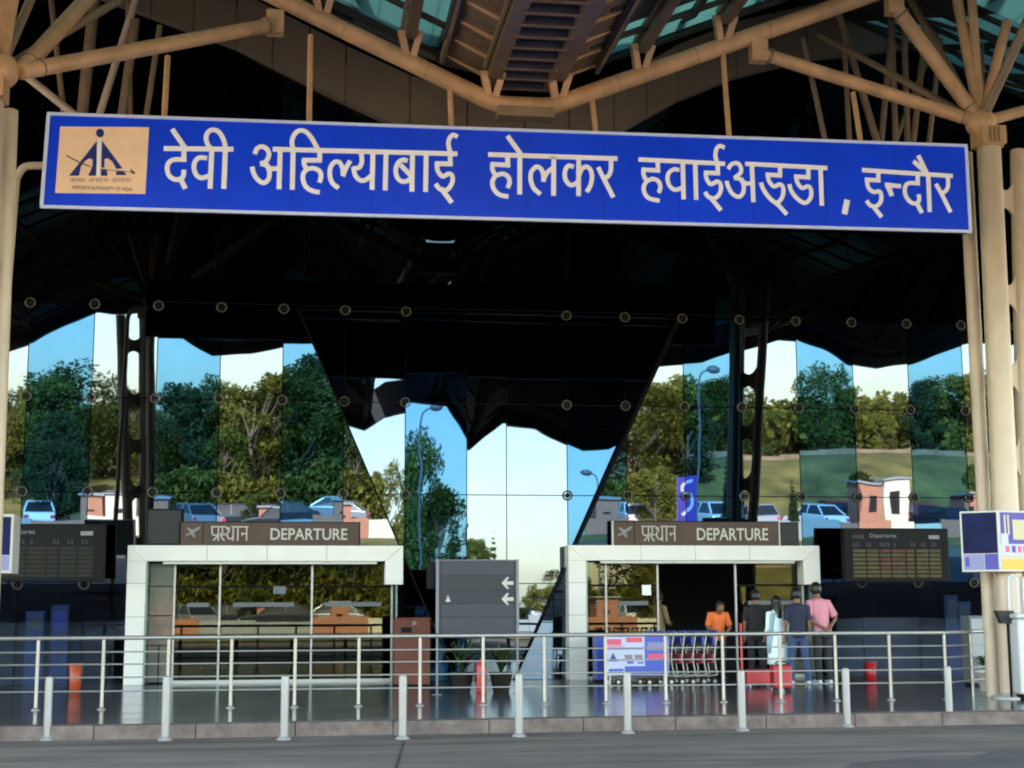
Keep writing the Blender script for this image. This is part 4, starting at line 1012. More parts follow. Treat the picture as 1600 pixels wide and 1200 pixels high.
# ---- black boxes added on the portals for the mirrored backs of the advert boxes
for px0, px1, py0, lb in ((229, 285, 795, 'added tall black box for a mirrored advert box, on the left portal by its sign'), (1218, 1248, 816, 'added small black box for a mirrored advert box, on the right portal by its sign')):
    a = P(px0, 850, -.4); b = P(px1, py0, -.4); m = MB(); z = pL[3]+.003
    m.box((a.x, -.38, z), (b.x, -.02, b.z), K['black']); m.box((a.x+.02, -.392, z+.03), (b.x-.02, -.3805, b.z-.03), K['rubber'])
    tag(m.build('reflection_box', None, .01), lb, 'reflection stand-in')

# ---- hall things seen through the dark ground-floor glass
for px0, px1, py0, lb in ((36, 70, 955, 'narrow blue panel behind the dark glass at the far left'), (76, 108, 945, 'light blue panel behind the dark glass under the unlit board'), (1482, 1496, 930, 'tall thin blue panel behind glass below the navy advert, left of two'), (1501, 1516, 940, 'tall thin blue panel behind glass below the navy advert, right of two')):
    Y = .8; a = P(px0, 1060, Y); b = P(px1, py0, Y); m = MB(); m.box((a.x, Y, 0.002), (b.x, Y+.06, b.z), K['int_blue']); m.box((a.x+.05, Y-.01, 1.0), (b.x-.05, Y-.0005, b.z-.10), K['cart_blue'] if px0 == 76 else K['int_grey'])
    tag(m.build('partition_screen', None, .005), lb, 'screen', 'blue panels in the hall')
def bin_(px, py, wpx, hpx, key, lb, cat, name):
    p = PZ(px, py, 0); s_ = FPX/((p-CAM).dot(FW)); r_ = wpx/s_/2; h_ = hpx/s_
    t = thing(name, lb, cat, p); m = MB(); m.lathe([(0, 0), (r_*.82, 0), (r_, h_), (r_*.92, h_), (r_*.76, .02)], p, K[key], 20); m.build('bin_body', t)
    m = MB(); m.lathe([(r_, h_-.02), (r_*1.08, h_-.02), (r_*1.08, h_+.01), (r_*.9, h_+.012)], p, K[key], 20); m.build('rim', t); return t
bin_(117, 1084, 20, 46, 'orange', 'orange waste bin behind the railing in front of the blue panels', 'bin', 'waste_bin')
bin_(1361, 1066, 18, 30, 'red', 'small red fire bucket behind the railing below the amber flight board', 'bucket', 'fire_bucket')

def extinguisher(p, lb):
    t = thing('fire_extinguisher', lb, 'fire extinguisher', p)
    m = MB(); m.lathe([(0, 0), (.085, 0.005), (.09, .02), (.09, .42), (.07, .50), (.03, .53), (.03, .56)], p, K['red'], 20); m.build('cylinder', t)
    m = MB(); m.bar(p+Vector((-.02, 0, .58)), p+Vector((.09, 0, .62)), .025, .02, K['black']); m.bar(p+Vector((0, 0, .55)), p+Vector((0, 0, .60)), .03, .03, K['black']); m.build('valve', t)
    m = MB(); m.tube(smooth_pts([tuple(p+Vector(v)) for v in ((-.02, -.02, .57), (-.10, -.03, .50), (-.11, -.03, .30), (-.10, -.03, .18))]), .012, K['black'], 8); m.build('hose', t)
extinguisher(PZ(752, 1083, 0), 'red fire extinguisher standing below the charcoal direction board')

# ---- potted plants
def potted(p, h, lb, key, seed, spiky=True):
    rr = random.Random(seed); t = thing('potted_plant', lb, 'plant', p)
    m = MB(); m.lathe([(0, 0), (.13, 0), (.19, .30), (.20, .30), (.20, .33), (.17, .33), (.16, .28), (0, .28)], p, K[key], 20); m.build('pot', t)
    m = MB()
    for i in range(34):
        a = rr.uniform(0, 6.28); L = h*rr.uniform(.55, 1); out = rr.uniform(.12, .5)*h; w_ = rr.uniform(.02, .04)
        pts = [p+Vector((0, 0, .28))+Vector((math.cos(a)*out*(u**1.4), math.sin(a)*out*(u**1.4), L*(u-.38*u*u*rr.uniform(.6, 1.5)))) for u in (0, .25, .5, .75, 1)]
        sd_v = Vector((-math.sin(a), math.cos(a), 0))
        ws = (.3, .9, 1, .7, .05); vs = []
        for q_, ww in zip(pts, ws): vs += [q_-sd_v*w_*ww, q_+Vector((0, 0, .008)), q_+sd_v*w_*ww]
        fs = []
        for k in range(4): fs += [(3*k, 3*k+1, 3*k+4, 3*k+3), (3*k+1, 3*k+2, 3*k+5, 3*k+4)]
        m.add(vs, fs, K['leaf_c' if i % 3 else 'leaf_b'])
    m.build('foliage', t)
potted(PZ(722, 1082, 0), .95, 'leafy potted plant behind the left leg of the direction board', 'stone_pot', 1)
potted(PZ(783, 1082, 0), .9, 'leafy potted plant behind the right leg of the direction board', 'stone_pot', 2)
potted(PZ(1545, 1080, 0), .55, 'small green plant in a white pot beside the right column', 'pot', 3)

# ---- white machine at the right edge
p = PZ(1603, 1092, 0); t = thing('screening_machine', 'white boxy machine with two upright loops cut by the right edge', 'machine', p)
x0 = P(1577, 1000, p.y).x; zt_ = P(1600, 958, p.y).z
m = MB(); m.box((x0, p.y-.3, .08), (x0+1.1, p.y+.12, zt_-.08), K['whitebox']); m.box((x0-.03, p.y-.33, zt_-.079), (x0+1.13, p.y+.15, zt_), K['whitebox']); m.build('cabinet', t, .04)
m = MB(); m.box((x0+.05, p.y-.26, 0), (x0+1.05, p.y+.1, .08), K['black']); m.build('plinth', t)
for dx in (.08, .32):
    m = MB(); zz = zt_; m.tube(smooth_pts([(x0+dx-.05, p.y, zz), (x0+dx-.05, p.y, zz+.42), (x0+dx-.03, p.y, zz+.53), (x0+dx+.02, p.y, zz+.56), (x0+dx+.07, p.y, zz+.53), (x0+dx+.09, p.y, zz+.42), (x0+dx+.09, p.y, zz)], 4), .022, K['whitebox'], 10); m.build('loop_arm', t)
m = MB(); m.tube([(x0+.45, p.y-.42, .3), (x0+.45, p.y-.34, .3)], .17, K['rubber'], 20); m.build('hatch', t)
p2 = P(1570, 965, p.y); m = MB(); pp_ = Vector((p2.x, p.y-.1, zt_-.05))
m.prism([pp_+Vector((-.17, 0, .09)), pp_+Vector((.09, 0, .09)), pp_+Vector((.19, 0, -.10)), pp_+Vector((-.10, 0, -.10))], (0, .12, 0), K['rubber'])
m.tube([pp_+Vector((.02, .06, -.1)), (pp_.x+.02, p.y-.04, 0)], .02, K['black'], 8)
tag(m.build('desk_stand', None, .004), 'black tilted top on a thin stand between the right column and the white machine', 'stand')
p = PZ(1532, 1072, 0); m = MB(); x0 = P(1516, 1000, p.y).x; x1 = P(1552, 1000, p.y).x; z_ = P(1530, 962, p.y).z
m.box((x0, p.y, .05), (x1, p.y+.35, z_), K['int_grey']); m.box((x0+.02, p.y+.02, 0), (x1-.02, p.y+.33, .05), K['black']); m.box((x0+.03, p.y-.008, .5), (x1-.03, p.y-.0005, z_-.05), K['roof_grey'])
tag(m.build('grey_cabinet', None, .006), 'plain grey cabinet standing left of the right column base', 'cabinet')

# ---- luggage trolleys
def make_cart(p):
    t = thing('luggage_trolley', 'x', 'trolley', p, 'nested luggage trolleys in front of the right portal')
    o = Vector(p); V = lambda x, y, z: o+Vector((x, y, z))
    m = MB()
    for s_ in (-1, 1):
        m.tube(smooth_pts([tuple(V(*c)) for c in ((-.78, .12*s_, .13), (-.6, .14*s_, .13), (.0, .24*s_, .17), (.05, .25*s_, .22), (.02, .25*s_, .5), (.08, .25*s_, .93))], 4), .014, K['ss'], 8)
    for x in (-.7, -.5, -.3, -.1): m.tube([V(x, -.15-.1*(x+.7)/.7, .145), V(x, .15+.1*(x+.7)/.7, .145)], .009, K['ss'], 6)
    m.tube([V(.035, -.25, .55), V(.035, .25, .55)], .011, K['ss'], 6); m.tube([V(.05, -.25, .70), V(.05, .25, .70)], .011, K['ss'], 6); m.build('frame', t)
    m = MB(); m.box(V(-.01, -.235, .38), V(.004, .235, .54), K['poster_red']); m.box(V(.0, -.235, .72), V(.03, .235, .85), K['cart_blue']); m.build('advert_plate', t)
    m = MB(); m.tube([V(.09, -.27, .94), V(.09, .27, .94)], .022, K['cart_blue'], 10); m.build('handle', t)
    m = MB()
    for k in range(5): m.tube([V(.02, -.22+k*.11, .60), V(-.16, -.2+k*.1, .66), V(-.17, -.2+k*.1, .74)], .004, K['ss'], 5)
    m.tube([V(-.17, -.22, .74), V(-.17, .22, .74)], .007, K['ss'], 6); m.build('basket', t)
    for x, y_ in ((-.70, 0), (.02, -.22), (.02, .22)):
        m = MB(); m.tube([V(x, y_-.018, .06), V(x, y_+.018, .06)], .058, K['rubber'], 16); m.tube([V(x, y_-.022, .06), V(x, y_+.022, .06)], .03, K['ss'], 12); m.build('wheel', t)
    return t
c0 = PZ(1110, 1069, 0); first = None
lbs = ['luggage trolley at the right end of the row, nearest the orange shirt', 'second luggage trolley from the right end of the nested row', 'third luggage trolley from the right end of the nested row', 'fourth luggage trolley from the right end of the nested row', 'fifth luggage trolley from the right end, just right of the advert board', 'luggage trolley half hidden by the right side of the advert board', 'luggage trolley hidden behind the middle of the advert board, blue handle showing']
for i in range(7):
    loc = c0+Vector((-.2*i, 0, 0))
    if i == 0: first = make_cart(loc); t = first
    else: t = copy_tree(first); t.location = loc
    t['label'] = lbs[i]
p = PZ(995, 1075, 0); p.y = c0.y-.42; t = thing('advert_board', 'white and blue printed advert board in front of the luggage trolleys', 'advertising board', p)
x0, x1 = P(946, 1020, p.y).x, P(1045, 1020, p.y).x; z0, z1 = P(990, 1055, p.y).z, P(990, 991, p.y).z; W = x1-x0; H = z1-z0
m = MB(); m.box((x0, p.y, z0), (x1, p.y+.03, z1), K['poster_white']); bo = m.build('panel', t, .004)
m = MB(); bb = lambda u0, u1, v0, v1, k, l=.003: m.box((x0+W*u0, p.y-l, z0+H*v0), (x0+W*u1, p.y-.0005, z0+H*v1), K[k])
bb(.62, .99, .02, .98, 'cart_blue'); bb(.3, .62, .02, .22, 'cart_blue'); bb(.66, .98, .40, .52, 'poster_red', .006); bb(.66, .98, .60, .80, 'poster_lilac', .006); bb(.03, .25, .74, .88, 'poster_red'); bb(.33, .58, .80, .92, 'poster_red'); bb(.03, .58, .63, .66, 'cart_blue')
bb(.30, .42, .40, .50, 'emb_grey'); bb(.46, .58, .40, .50, 'emb_grey'); bb(.05, .28, .10, .16, 'cart_blue'); bb(.04, .30, .70, .72, 'poster_red'); bb(.34, .44, .28, .34, 'cart_blue'); bb(.5, .6, .28, .32, 'cart_blue')
c = Vector((x0+W*.12, p.y-.0005, z0+H*.34)); m.prism([c+Vector((-.08, 0, 0)), c+Vector((.08, 0, 0)), c+Vector((0, 0, .15))], (0, -.004, 0), K['emb_blue']); subpart(m, 'print', bo, t)
for x in (x0+.08, x1-.08):
    m = MB(); m.box((x-.015, p.y+.03, 0.02), (x+.015, p.y+.055, z1-.05), K['alu']); m.box((x-.015, p.y-.14, 0), (x+.015, p.y+.23, .0195), K['alu']); m.build('leg', t)
p = PZ(938, 1066, 0); m = MB(); x0, x1 = P(931, 1020, p.y).x, P(945, 1020, p.y).x; m.box((x0, p.y-.1, .0), (x1, p.y+.3, P(938, 990, p.y).z), K['cart_blue']); m.box((x0-.01, p.y-.11, 0), (x1+.01, p.y+.31, .05), K['black'])
tag(m.build('blue_stand', None, .006), 'slim blue box standing left of the trolley advert board', 'stand')

# ---- suitcases
def suitcase(p, W, D, H, lb, wheels=True, lying=False):
    t = thing('suitcase', lb, 'suitcase', p, 'red suitcases by the waiting people'); o = Vector(p)
    m = MB(); m.box(o+Vector((-W/2, -D/2, .05)), o+Vector((W/2, D/2, .05+H)), K['red']); sh_ = m.build('shell', t, .035)
    m = MB(); m.box(o+Vector((-W/2-.004, -.012, .06)), o+Vector((W/2+.004, .012, .054+H)), K['black']); m.build('zip_band', t)
    m = MB(); m.tube(smooth_pts([tuple(o+Vector(c)) for c in ((-.09, -D*.2, .05+H), (-.08, -D*.2, .10+H), (.08, -D*.2, .10+H), (.09, -D*.2, .05+H))], 4), .012, K['black'], 8); m.build('handle', t)
    for x in (-W/2+.06, W/2-.06):
        for y_ in (-D/2+.05, D/2-.05):
            m = MB(); m.tube([o+Vector((x-.015, y_, .03)), o+Vector((x+.015, y_, .03))], .028, K['poster_white'] if wheels else K['rubber'], 14); m.build('wheel', t)
ps = PZ(1186, 1074, 0)
suitcase(ps, .50, .3, .26, 'low red suitcase lying on its side with white wheels, left of the light blue kurta')
suitcase(PZ(1221, 1080, 0), .32, .24, .38, 'upright red suitcase in front of the woman in the light blue kurta', False)
p = PZ(1160, 1072, 0); t = thing('queue_post', 'thin red queue post between the trolleys and the red suitcases', 'post', p)
m = MB(); m.lathe([(0, 0), (.14, 0), (.14, .02), (.03, .04)], p, K['black'], 18); m.build('base', t); m = MB(); m.tube([p+Vector((0, 0, .03)), p+Vector((0, 0, 1.05))], .022, K['red'], 12); m.ball(p+Vector((0, 0, 1.07)), .032, K['red'], 10, 6); m.build('pole', t)

# ================================================================== PEOPLE
K['skin'] = mat('brown_skin', (.20, .095, .05), .55, vary=.05)
K['hair'] = mat('black_hair', (.008, .007, .007), .45)
K['pink'] = mat('pink_shirt', (.62, .24, .30), .8, vary=.10, scale=9, bump=.8, bscale=9)
K['navy'] = mat('navy_shirt', (.012, .016, .04), .8, vary=.2, scale=9, bump=.6, bscale=9)
K['jeans'] = mat('blue_jeans', (.035, .06, .14), .85, vary=.25, scale=9, bump=.6, bscale=9)
K['kurta'] = mat('light_blue_kurta', (.74, .84, .86), .8, vary=.06, scale=8, bump=.8, bscale=9)
K['scarf'] = mat('pale_teal_scarf', (.28, .42, .50), .8, vary=.15)
K['khaki'] = mat('khaki_uniform', (.30, .19, .09), .85, vary=.12, bump=.6, bscale=9)
K['orangeshirt'] = mat('orange_shirt', (.72, .15, .03), .8, vary=.1, bump=.6, bscale=9)
K['darkcloth'] = mat('black_clothing', (.012, .011, .013), .85)
K['greytrouser'] = mat('dark_trousers', (.02, .02, .025), .85, bump=.6, bscale=9)
K['shoe'] = mat('shoe_leather', (.02, .017, .015), .5)
K['sneaker'] = mat('pale_sneaker', (.6, .6, .6), .6)
def skin_geo(verts, edges, radii, root=0, sub=2):
    me = bpy.data.meshes.new('s'); me.from_pydata([tuple(v) for v in verts], edges, []); ob = bpy.data.objects.new('s', me); C.objects.link(ob)
    ob.modifiers.new('skin', 'SKIN'); sv = me.skin_vertices[0].data
    for i, r_ in enumerate(radii): sv[i].radius = r_ if isinstance(r_, tuple) else (r_, r_)
    for i in range(len(verts)): sv[i].use_root = (i == root)
    ss = ob.modifiers.new('sub', 'SUBSURF'); ss.levels = ss.render_levels = sub
    dg = bpy.context.evaluated_depsgraph_get(); m2 = bpy.data.meshes.new_from_object(ob.evaluated_get(dg))
    vs = [v.co.copy() for v in m2.vertices]; fs = [tuple(p_.vertices) for p_ in m2.polygons]
    bpy.data.objects.remove(ob); bpy.data.meshes.remove(me); bpy.data.meshes.remove(m2); return vs, fs
def loft(mb, secs, m, n=20):
    """elliptical sections (cx, cy, cz, rx, ry)"""
    vs = [Vector((cx+rx*math.cos(2*math.pi*k/n), cy+ry*math.sin(2*math.pi*k/n), cz)) for cx, cy, cz, rx, ry in secs for k in range(n)]
    fs = [(i*n+k, i*n+(k+1) % n, (i+1)*n+(k+1) % n, (i+1)*n+k) for i in range(len(secs)-1) for k in range(n)]
    fs += [tuple(reversed(range(n))), tuple(range((len(secs)-1)*n, len(secs)*n))]
    mb.add(vs, fs, m, True)
def person(px, py, H, heading, label, top, bottom, shoe, pose=None, style='shirt', hair='short', lean=(0, 0), Yoff=0):
    loc = PZ(px, py, 0); loc.y += Yoff
    J = dict(pel=(0, 0, .93), wai=(0, 0, 1.06), che=(0, 0, 1.26), upp=(0, -.005, 1.40), nec=(0, .0, 1.49), hd1=(0, .02, 1.545), hd2=(0, .02, 1.62), hd3=(0, .005, 1.685),
             sl=(-.17, 0, 1.40), el=(-.215, -.02, 1.12), wl=(-.22, .05, .88), sr=(.17, 0, 1.40), er=(.215, -.02, 1.12), wr=(.22, .05, .88),
             hl=(-.09, 0, .89), kl=(-.10, .015, .48), al=(-.105, -.02, .08), tl=(-.12, .13, .03), hr=(.09, 0, .89), kr=(.10, .015, .48), ar=(.105, -.02, .08), tr=(.12, .13, .03))
    if pose: J.update(pose)
    lx, ly = lean; k_ = H/1.74
    up_j = {'wai': .3, 'che': .7, 'upp': 1, 'nec': 1.15, 'hd1': 1.25, 'hd2': 1.4, 'hd3': 1.5, 'sl': 1, 'sr': 1, 'el': .7, 'er': .7, 'wl': .4, 'wr': .4}
    J = {a_: Vector(v)+(Vector((lx, ly, 0))*up_j.get(a_, 0)) for a_, v in J.items()}
    J = {a_: v*k_ for a_, v in J.items()}
    rm = Matrix.Rotation(heading, 4, 'Z')
    root = thing('person', label, 'person', loc)
    def place(mb, name, bev=0):
        mb.v = [rm @ v + loc for v in mb.v]; return mb.build(name, root)
    names_ = list(J); idx = {a_: i for i, a_ in enumerate(names_)}
    rad = dict(pel=.095, wai=.085, che=.09, upp=.065, nec=.052, hd1=.07, hd2=.088, hd3=.062, sl=.055, el=.04, wl=.027, sr=.055, er=.04, wr=.027, hl=.075, kl=.055, al=.038, tl=.03, hr=.075, kr=.055, ar=.038, tr=.03)
    ed = [('pel', 'wai'), ('wai', 'che'), ('che', 'upp'), ('upp', 'nec'), ('nec', 'hd1'), ('hd1', 'hd2'), ('hd2', 'hd3'), ('upp', 'sl'), ('sl', 'el'), ('el', 'wl'), ('upp', 'sr'), ('sr', 'er'), ('er', 'wr'), ('pel', 'hl'), ('hl', 'kl'), ('kl', 'al'), ('al', 'tl'), ('pel', 'hr'), ('hr', 'kr'), ('kr', 'ar'), ('ar', 'tr')]
    vs, fs = skin_geo([J[a_] for a_ in names_], [(idx[a_], idx[b_]) for a_, b_ in ed], [tuple(x_*k_ for x_ in rad[a_]) if isinstance(rad[a_], tuple) else rad[a_]*k_ for a_ in names_], idx['pel'])
    b = MB(); b.add(vs, fs, K['skin'], True)
    hd = J['hd2']
    b.ball(hd+Vector((0, .02, .0))*k_, .098*k_, K['skin'], 16, 10, (.80, .95, 1.15))
    b.ball(hd+Vector((0, .112, -.015))*k_, .016*k_, K['skin'], 8, 6, (.8, 1, 1.4))
    for s_ in (-1, 1):
        b.ball(hd+Vector((.080*s_, .01, -.01))*k_, .024*k_, K['skin'], 8, 6, (.4, .7, 1.2)); b.ball(hd+Vector((.032*s_, .098, .012))*k_, .011*k_, K['hair'], 8, 5, (1.3, .6, .6))
    b.ball(hd+Vector((0, .100, -.055))*k_, .016*k_, K['poster_red'] if False else K['skin'], 8, 5, (1.5, .5, .4))
    for s_, wj, ej in ((-1, 'wl', 'el'), (1, 'wr', 'er')):      # palm and five separate fingers
        wv = J[wj]; d = (J[wj]-J[ej]).normalized(); sd_v = d.cross(Vector((0, 1, 0))); sd_v = sd_v.normalized() if sd_v.length > .1 else Vector((1, 0, 0)); fw = d.cross(sd_v).normalized()
        b.tube([wv-d*.02, wv+d*.04*k_, wv+d*.085*k_], [.024*k_, .034*k_, .032*k_], K['skin'], 10)
        for q_, (off, L) in enumerate(((-.027, .065), (-.009, .078), (.009, .073), (.026, .058))):
            o_ = wv+d*.085*k_+fw*off*k_
            b.tube([o_-d*.01, o_+d*L*.45*k_, o_+(d*.85+sd_v*.25*s_).normalized()*L*.8*k_, o_+(d*.6+sd_v*.45*s_).normalized()*L*k_], [.009*k_, .0085*k_, .008*k_, .005*k_], K['skin'], 6)
        o_ = wv+d*.03*k_-fw*.03*k_; b.tube([o_, o_+(d*.6-fw*.7)*.035*k_, o_+(d*.9-fw*.6)*.06*k_], [.012*k_, .010*k_, .006*k_], K['skin'], 6)
    place(b, 'body')
    # upper garment
    g_ = MB(); bot_z = .86 if style == 'shirt' else .42
    secs = [(J['wai'].x*.4, J['wai'].y*.4, .84*k_, .168*k_, .125*k_), (J['pel'].x, J['pel'].y, .95*k_, .165*k_, .122*k_)]
    if style == 'kurta': secs = [(0, 0, .40*k_, .235*k_, .17*k_), (0, 0, .60*k_, .215*k_, .155*k_), (0, 0, .85*k_, .19*k_, .14*k_), (0, 0, .98*k_, .165*k_, .12*k_)]
    secs += [(J['wai'].x, J['wai'].y, J['wai'].z+.02*k_, .148*k_, .112*k_), (J['che'].x, J['che'].y, J['che'].z, .182*k_, .122*k_), (J['upp'].x, J['upp'].y, J['upp'].z-.03*k_, .195*k_, .115*k_), (J['upp'].x, J['upp'].y, J['upp'].z+.035*k_, .15*k_, .100*k_), (J['nec'].x, J['nec'].y, J['nec'].z-.01*k_, .072*k_, .070*k_)]
    loft(g_, secs, top)
    for a_, e_, w_ in (('sl', 'el', 'wl'), ('sr', 'er', 'wr')):
        s0, s1, s2 = J[a_], J[e_], J[w_]
        if hair == 'guard' or style == 'kurta' : ends_ = [s0.lerp(J['upp'], .35), s0, s0.lerp(s1, .5), s1, s1.lerp(s2, .45)]; rr_ = [.06, .072, .062, .056, .05]
        else: ends_ = [s0.lerp(J['upp'], .35), s0, s0.lerp(s1, .5), s0.lerp(s1, .86)]; rr_ = [.06, .074, .066, .064]
        if pose and pose.get('long'): pass
        g_.tube(ends_, [r_*k_ for r_ in rr_], top, 14)
    place(g_, 'shirt' if style == 'shirt' else 'kurta')
    tr_ = MB(); pv = J['pel']
    loft(tr_, [(0, 0, .78*k_, .15*k_, .11*k_), (0, 0, .86*k_, .166*k_, .124*k_), (pv.x, pv.y, .98*k_, .150*k_, .112*k_)], bottom)
    for h_, n_, a_ in (('hl', 'kl', 'al'), ('hr', 'kr', 'ar')):
        tr_.tube([J[h_]+Vector((0, 0, .0)), J[h_].lerp(J[n_], .5), J[n_], J[n_].lerp(J[a_], .5), J[a_]+Vector((0, 0, -.01))], [.098*k_, .088*k_, .070*k_, .064*k_, .060*k_], bottom, 14)
    place(tr_, 'trousers')
    for a_, t_ in (('al', 'tl'), ('ar', 'tr')):
        s_ = MB(); A_, T_ = J[a_], J[t_]; A0 = Vector((A_.x, A_.y, .045*k_)); T0 = Vector((T_.x, T_.y, .035*k_)); d = (T0-A0)
        s_.tube([A0-d*.35, A0-d*.1, A0+d*.5, T0, T0+d*.22], [.03*k_, .045*k_, .044*k_, .037*k_, .018*k_], shoe, 12); place(s_, 'shoe')
    # hair
    hm = MB(); hc = hd+Vector((0, -.005, .018))*k_
    n, kk = 16, 9; v_ = [hc+Vector((0, 0, .125*k_))]; f_ = []
    for i in range(1, kk):
        for j in range(n):
            b_ = 2*math.pi*j/n; front = max(0, math.sin(b_)); a_ = math.pi*i/(kk-1)*(.72-.36*front)
            r_ = .119*k_*(1+.03*math.sin(5*b_+i)); v_.append(hc+Vector((r_*.84*math.sin(a_)*math.cos(b_), r_*math.sin(a_)*math.sin(b_), r_*1.08*math.cos(a_))))
    for j in range(n): f_.append((0, 1+j, 1+(j+1) % n))
    for i in range(kk-2):
        for j in range(n): f_.append((1+i*n+j, 1+(i+1)*n+j, 1+(i+1)*n+(j+1) % n, 1+i*n+(j+1) % n))
    hm.add(v_, f_, K['hair'], True)
    if hair == 'long':
        loft(hm, [(hd.x, hd.y-.10*k_, J['che'].z-.02*k_, .03*k_, .02*k_), (hd.x, hd.y-.115*k_, J['che'].z+.07*k_, .075*k_, .035*k_), (hd.x, hd.y-.095*k_, J['upp'].z+.02*k_, .085*k_, .05*k_), (hd.x, hd.y-.055*k_, hd.z-.02*k_, .088*k_, .062*k_), (hd.x, hd.y-.01*k_, hd.z+.08*k_, .06*k_, .06*k_)], K['hair'])
    place(hm, 'hair')
    return root, J, k_, place
P1 = dict(wl=(-.05, -.17, .97), el=(-.27, -.10, 1.13), wr=(.06, -.18, .95), er=(.27, -.09, 1.13))
person(1288, 1069, 1.80, R(8), 'man in a pink short-sleeved shirt seen from behind, hands clasped behind his back', K['pink'], K['greytrouser'], K['sneaker'], P1, lean=(-.05, .03))
person(1249, 1070, 1.70, R(-4), 'man in a navy shirt and blue jeans seen from behind, left of the pink shirt', K['navy'], K['jeans'], K['sneaker'], dict(kl=(-.12, .04, .48), al=(-.14, -.02, .08), tl=(-.17, .12, .03), kr=(.13, .0, .48), ar=(.17, -.05, .08), tr=(.2, .09, .03)))
rt, J, k_, place = person(1217, 1069, 1.56, R(10), 'woman with long black hair in a light blue kurta seen from behind', K['kurta'], K['kurta'], K['shoe'], dict(wl=(-.2, .12, .95), er=(.23, -.04, 1.1)), style='kurta', hair='long')
sc = MB(); loft(sc, [(-.20*k_, -.02, .62*k_, .05, .04), (-.19*k_, -.03, .9*k_, .06, .05), (-.17*k_, -.03, 1.15*k_, .055, .06), (-.13*k_, -.02, 1.38*k_, .07, .09), (-.06*k_, 0, 1.43*k_, .05, .08)], K['scarf']); place(sc, 'scarf')
person(1184, 1066, 1.68, R(-15), 'person in black clothing in the doorway, left of the light blue kurta', K['darkcloth'], K['greytrouser'], K['shoe'])
person(1123, 1062, 1.54, R(178), 'person in an orange shirt with head bowed behind the trolleys, facing the road', K['orangeshirt'], K['greytrouser'], K['shoe'],
       dict(hd1=(0, .10, 1.50), hd2=(0, .15, 1.545), hd3=(0, .17, 1.60), nec=(0, .06, 1.45), wl=(-.12, .28, 1.0), el=(-.25, .06, 1.12), wr=(.12, .30, 1.0), er=(.25, .06, 1.12)), lean=(0, .08))
person(1030, 1056, 1.70, R(-60), 'guard in khaki uniform standing at the edge of the open doorway', K['khaki'], K['khaki'], K['shoe'], dict(wr=(.1, .22, 1.08), er=(.23, .04, 1.12)), hair='guard')

# ================================================================== WHAT STANDS ACROSS THE ROAD (seen in the glass)
ca, cb_ = PM(722, 900, 65, False).x, PM(900, 900, 65, False).x
def sst(a, b, x): t_ = max(0, min(1, (x-a)/(b-a))); return t_*t_*(3-2*t_)
def terr(x, y):
    D = -y
    z = ROAD+.02+.25*sst(42, 45, D)
    h = 2.2*sst(60, 74, D)+2.5*sst(78, 110, D)+5*sst(110, 190, D)+1.9*sst(14, 24, x*65/max(D, 30))*sst(56, 75, D)
    c = 1-.0*0; u = x*65/max(D, 30)
    dip = sst(ca-5, ca+1, u)*(1-sst(cb_-1, cb_+5, u))
    z += h*(1-.88*dip)
    return z+.25*(noise.noise(Vector((x*.09, y*.09, 0))))*sst(62, 80, D)
hm = MB(); xs_ = [-110+i*2.5 for i in range(97)]; ys_ = [-41.5-i*2.4 for i in range(72)]
vs = [(x, y, terr(x, y)) for y in ys_ for x in xs_]; nx = len(xs_)
hm.add(vs, [(j*nx+i, (j+1)*nx+i, (j+1)*nx+i+1, j*nx+i+1) for j in range(len(ys_)-1) for i in range(nx-1)], K['hill'], True)
structure(hm, 'hillside')
pk = MB(); pk.box((-110, -59, -.1), (130, -45.2, terr(0, -50)+.03), K['asphalt']); structure(pk, 'car_park')

def tree_mesh(seed, key, h=8., rad=2.6, nleaf=6500, leaf=.15, conifer=False, wispy=False):
    rr = random.Random(seed); tk = MB(); cr = MB()
    th = h*(.14 if not wispy else .45)
    pts = [Vector((0, 0, -.2))]; x = y = 0
    for k in range(1, 7): x += rr.uniform(-.12, .12); y += rr.uniform(-.12, .12); pts.append(Vector((x, y, h*.8*k/6)))
    tk.tube(pts, [.17*h/8*(1-.85*k/6) for k in range(7)], K['bark'], 8)
    cl = []
    if conifer:
        for k in range(14): cl.append((Vector((0, 0, h*(.12+.85*k/13))), rad*(1-.93*k/13)))
    else:
        nb = 30 if not wispy else 13
        for k in range(nb):
            a = rr.uniform(0, 6.28); z = rr.uniform(th, h*.97); f = math.sin(math.pi*min(1, max(.12, (z-th*.7)/(h*1.08-th*.7))))**.6
            r_ = rad*f*rr.uniform(.35, 1.0); c = Vector((math.cos(a)*r_, math.sin(a)*r_, z)); cl.append((c, rad*rr.uniform(.22, .40)*(1 if not wispy else .62)))
            st_ = pts[max(1, min(5, int(z/h*6)-1))]
            tk.tube([st_, st_.lerp(c, .5)+Vector((0, 0, -.15)), c], [.05*h/8, .035*h/8, .015], K['bark'], 5)
    tot = sum(c[1]**2 for c in cl); vs = []; fs = []
    for c, r_ in cl:
        for i in range(int(nleaf*r_*r_/tot)):
            d = Vector((rr.gauss(0, 1), rr.gauss(0, 1), rr.gauss(0, 1))).normalized()*r_*rr.uniform(.45, 1.12)
            if conifer: d.z *= .5
            p_ = c+d; u_ = Vector((rr.gauss(0, 1), rr.gauss(0, 1), rr.gauss(0, 1))).normalized(); v_ = u_.orthogonal().normalized(); s_ = leaf*rr.uniform(.6, 1.4)
            o_ = len(vs); vs += [p_-u_*s_, p_+v_*s_*.55, p_+u_*s_, p_-v_*s_*.55]; fs.append((o_, o_+1, o_+2, o_+3))
    cr.add(vs, fs, K[key]); return tk, cr, h
protos = []
